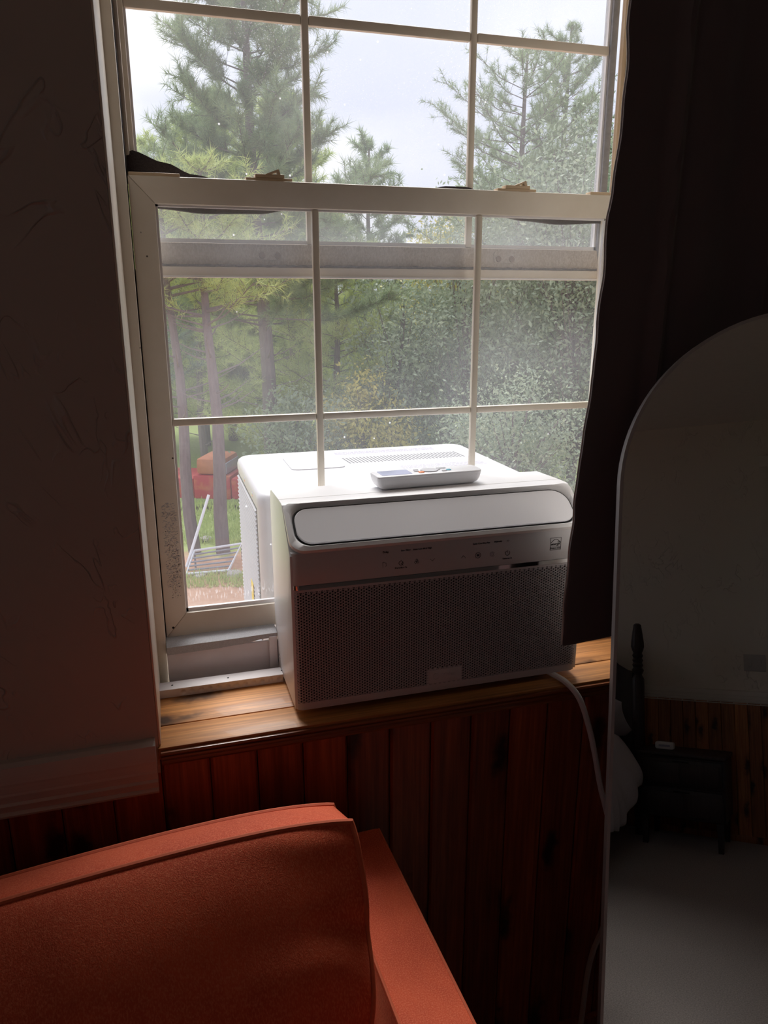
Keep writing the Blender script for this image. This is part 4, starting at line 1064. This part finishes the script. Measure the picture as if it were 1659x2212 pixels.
# twin pines on the right
pine(gp_(1105, 900, 15.0), 9.3, 2.6, .14, .35, 'wide old pine with bare twisted limbs reaching left over the gap of sky', NEEDLE, 22, 28, n=26, ln=.15, seed=9, bare=14, shape=.55)
pine(gp_(1185, 900, 15.8), 10.2, 1.7, .13, .35, 'taller twin pine right of the wide old one', NEEDLE, 24, 26, n=28, ln=.15, seed=10, shape=.7)
pine(gp_(640, 900, 15.5), 6.8, 2.0, .10, .15, 'bright green pine low behind the left muntin', NEEDLE_Y, 16, 24, seed=12, shape=.6)
pine(gp_(730, 900, 14.2), 5.2, 1.7, .10, .12, 'bushy yellow-green pine beside the middle of the window', NEEDLE_Y, 15, 26, n=26, seed=13, shape=.6)
# leafy trees on the right
leafy(gp_(1230, 950, 12.2), 6.6, 2.1, .10, 'dense grey-green oak filling the right panes', OAK, 150, 22000, .050, seed=1, zc=.50, flat=1.0)
leafy(gp_(1010, 950, 13.0), 5.6, 1.7, .09, 'grey-green oak behind the middle pane', OAK, 110, 15000, .050, seed=2, zc=.52, flat=1.0)
leafy(gp_(860, 950, 13.4), 5.0, 1.3, .08, 'slim grey oak with dark trunk left of the middle pane centre', OAK, 80, 9000, .048, seed=3, zc=.55)
leafy(gp_(960, 950, 16.5), 6.4, 1.1, .07, 'yellowing small tree between the oaks', OAK_Y, 60, 6500, .055, seed=4, zc=.72, name='yellow_tree')
leafy(gp_(1390, 950, 11.4), 7.6, 1.4, .09, 'blue-grey oak by the right edge of the window', OAK, 90, 13000, .048, seed=6, zc=.60)
leafy(gp_(790, 950, 12.8), 2.6, .9, .05, 'low leafy bush with yellow tips beyond the outdoor box', OAK_Y, 50, 5000, .045, seed=7, zc=.55, name='bush')
leafy(gp_(640, 950, 12.4), 2.3, .9, .05, 'low green bush left of the outdoor box', OAK, 50, 5000, .045, seed=8, zc=.55, name='bush')
leafy(gp_(1120, 1000, 9.6), 2.6, 1.2, .05, 'low grey-green bush beyond the right end of the outdoor box', OAK, 70, 8000, .036, seed=9, zc=.5, name='bush')
# background forest: copies of three trees
protos = [pine(gp_(500, 900, 22), 9.5, 2.3, .14, .12, 'blurred pine in the background forest', NEEDLE_Y, 18, 22, n=22, ln=.26, wd=.012, seed=21, shape=.6, group='background forest pines'),
          pine(gp_(800, 900, 23), 8.6, 2.3, .14, .10, 'blurred pine in the background forest', NEEDLE, 18, 22, n=22, ln=.26, wd=.012, seed=22, shape=.6, group='background forest pines')]
protoL = leafy(gp_(1100, 900, 21), 8.2, 2.6, .13, 'blurred leafy tree in the background forest', OAK, 120, 14000, .085, seed=23, zc=.5, flat=1.0, group='background leafy trees')
def copy_tree(o, loc, rz, s):
    c = o.copy(); C.objects.link(c); c.location = (loc[0], loc[1], loc[2]+ZS); c.rotation_euler = (0, 0, rz); c.scale = (s, s, s)
    for chd in list(o.children):
        k = chd.copy(); C.objects.link(k); k.parent = c; k.matrix_parent_inverse = chd.matrix_parent_inverse.copy()
    return c
rb = random.Random(9)
for i in range(26):
    px = 250+i*48+rb.uniform(-15, 15); Y = rb.choice([20, 24, 28, 33])+rb.random()*2
    o = protoL if (px > 820 and rb.random() < .6) else protos[i % 2]
    s = rb.uniform(.8, 1.05)*(1+(Y-20)*.015)
    if 640 < px < 1080: s *= .58
    copy_tree(o, gp_(px, 900, Y), rb.random()*6.28, s)

# red rusty truck between the trunks
tk = thing('rusty_red_truck', gp_(455, 1080, 14.6), 'old rusty red pickup truck parked beyond the pine trunks', 'truck')
tp = gp_(455, 1080, 14.6); TM = Matrix.Translation(Vector(tp)) @ Matrix.Rotation(math.radians(-24), 4, 'Z')
def tb_(name, q, mat, bev=.03): return B().box(*q, TM).obj(name, mat, tk, bevel=bev)
tb_('truck_bed', (-1.5, -.15, -.5, .5, .30, .72), REDM); tb_('hood', (.62, 1.5, -.5, .5, .30, .74), REDM, .06)
tb_('cab', (-.15, .62, -.5, .5, .30, .78), REDM); tb_('cab_roof', (-.10, .50, -.45, .45, .78, 1.12), RUST, .08)
tb_('windshield', (.44, .52, -.40, .40, .80, 1.02), LCD, .01); tb_('tailgate', (-1.56, -1.5, -.48, .48, .32, .70), RUST, .01)
for x in (-1.0, .95):
    for y in (-.50, .50):
        p = TM @ Vector((x, y, .20)); B().lathe([(.10, -.06), (.20, -.05), (.20, .05), (.10, .06)], p, 20, (Matrix.Rotation(math.radians(-24), 3, 'Z') @ Matrix.Rotation(PI/2, 3, 'X'))).obj('wheel', TYRE, tk)
# frame of pipes lying on the ground and a long pole
def g2(px, py, h=0): p = onz(px, py, GZ+.04+h); return p
fr = thing('pipe_frame', tuple(g2(460, 1210)), 'metal frame of welded pipes lying on the brown ground', 'metal frame')
a, b_, c_, d = g2(420, 1190, .22), g2(522, 1174, .22), g2(494, 1232, .02), g2(402, 1240, .02)
B().tube([a, b_, c_, d], .020, 8, True).obj('outer_frame', STEEL, fr)
for k in range(1, 6):
    B().tube([a.lerp(d, k/6), b_.lerp(c_, k/6)], .013, 6).obj('crossbar', STEELD, fr)
for p in (a, b_): B().tube([p, Vector((p.x, p.y, GZ+.02))], .014, 6).obj('frame_leg', STEELD, fr)
p0 = g2(403, 1225, .03); p1 = at(451, 1069, p0.y+.35)
B().tube([p0, p1], .020, 8).obj('pole', STEEL, label='long pale pole leaning up from the pipe frame', cat='pole')
rk = random.Random(4)
for k, (px, py, s, lb) in enumerate(((430, 1247, .10, 'small grey rock below the pipe frame, left'), (505, 1244, .13, 'flat grey rock at the right foot of the pipe frame'), (445, 1166, .10, 'small rock at the foot of the leftmost trunk'))):
    p = onz(px, py, GZ); vs = []; N = 10
    b = B().lathe([(s*.55, 0), (s*.95, s*.2), (s*.8, s*.5), (s*.3, s*.65)], (p.x, p.y, GZ-.01), 9)
    b.v = [(x+.02*math.sin(z*90+x*40), y+.02*math.cos(x*60), z) for x, y, z in b.v]
    b.obj('rock', ROCK, label=lb, cat='rock', smooth=False)
# fallen leaves and grass tufts as stuff
gv = []
for k in range(2600):
    px = 385+rk.random()*170; py = 1085+rk.random()*90 if k % 4 else 1240+rk.random()*30
    p = onz(px, py, GZ+.01); h = .05+.09*rk.random(); a = rk.random()*6.28; dx, dy = .012*math.cos(a), .012*math.sin(a)
    gv += [(p.x-dx, p.y-dy, GZ), (p.x+dx, p.y+dy, GZ), (p.x+rk.uniform(-.04, .04), p.y+rk.uniform(-.04, .04), GZ+h)]
gt = thing('grass', tuple(onz(470, 1130, GZ)), 'short green grass around the pine trunks', 'grass', kind='stuff')
tri_obj('blades', np.array(gv), NEEDLE_Y, gt)
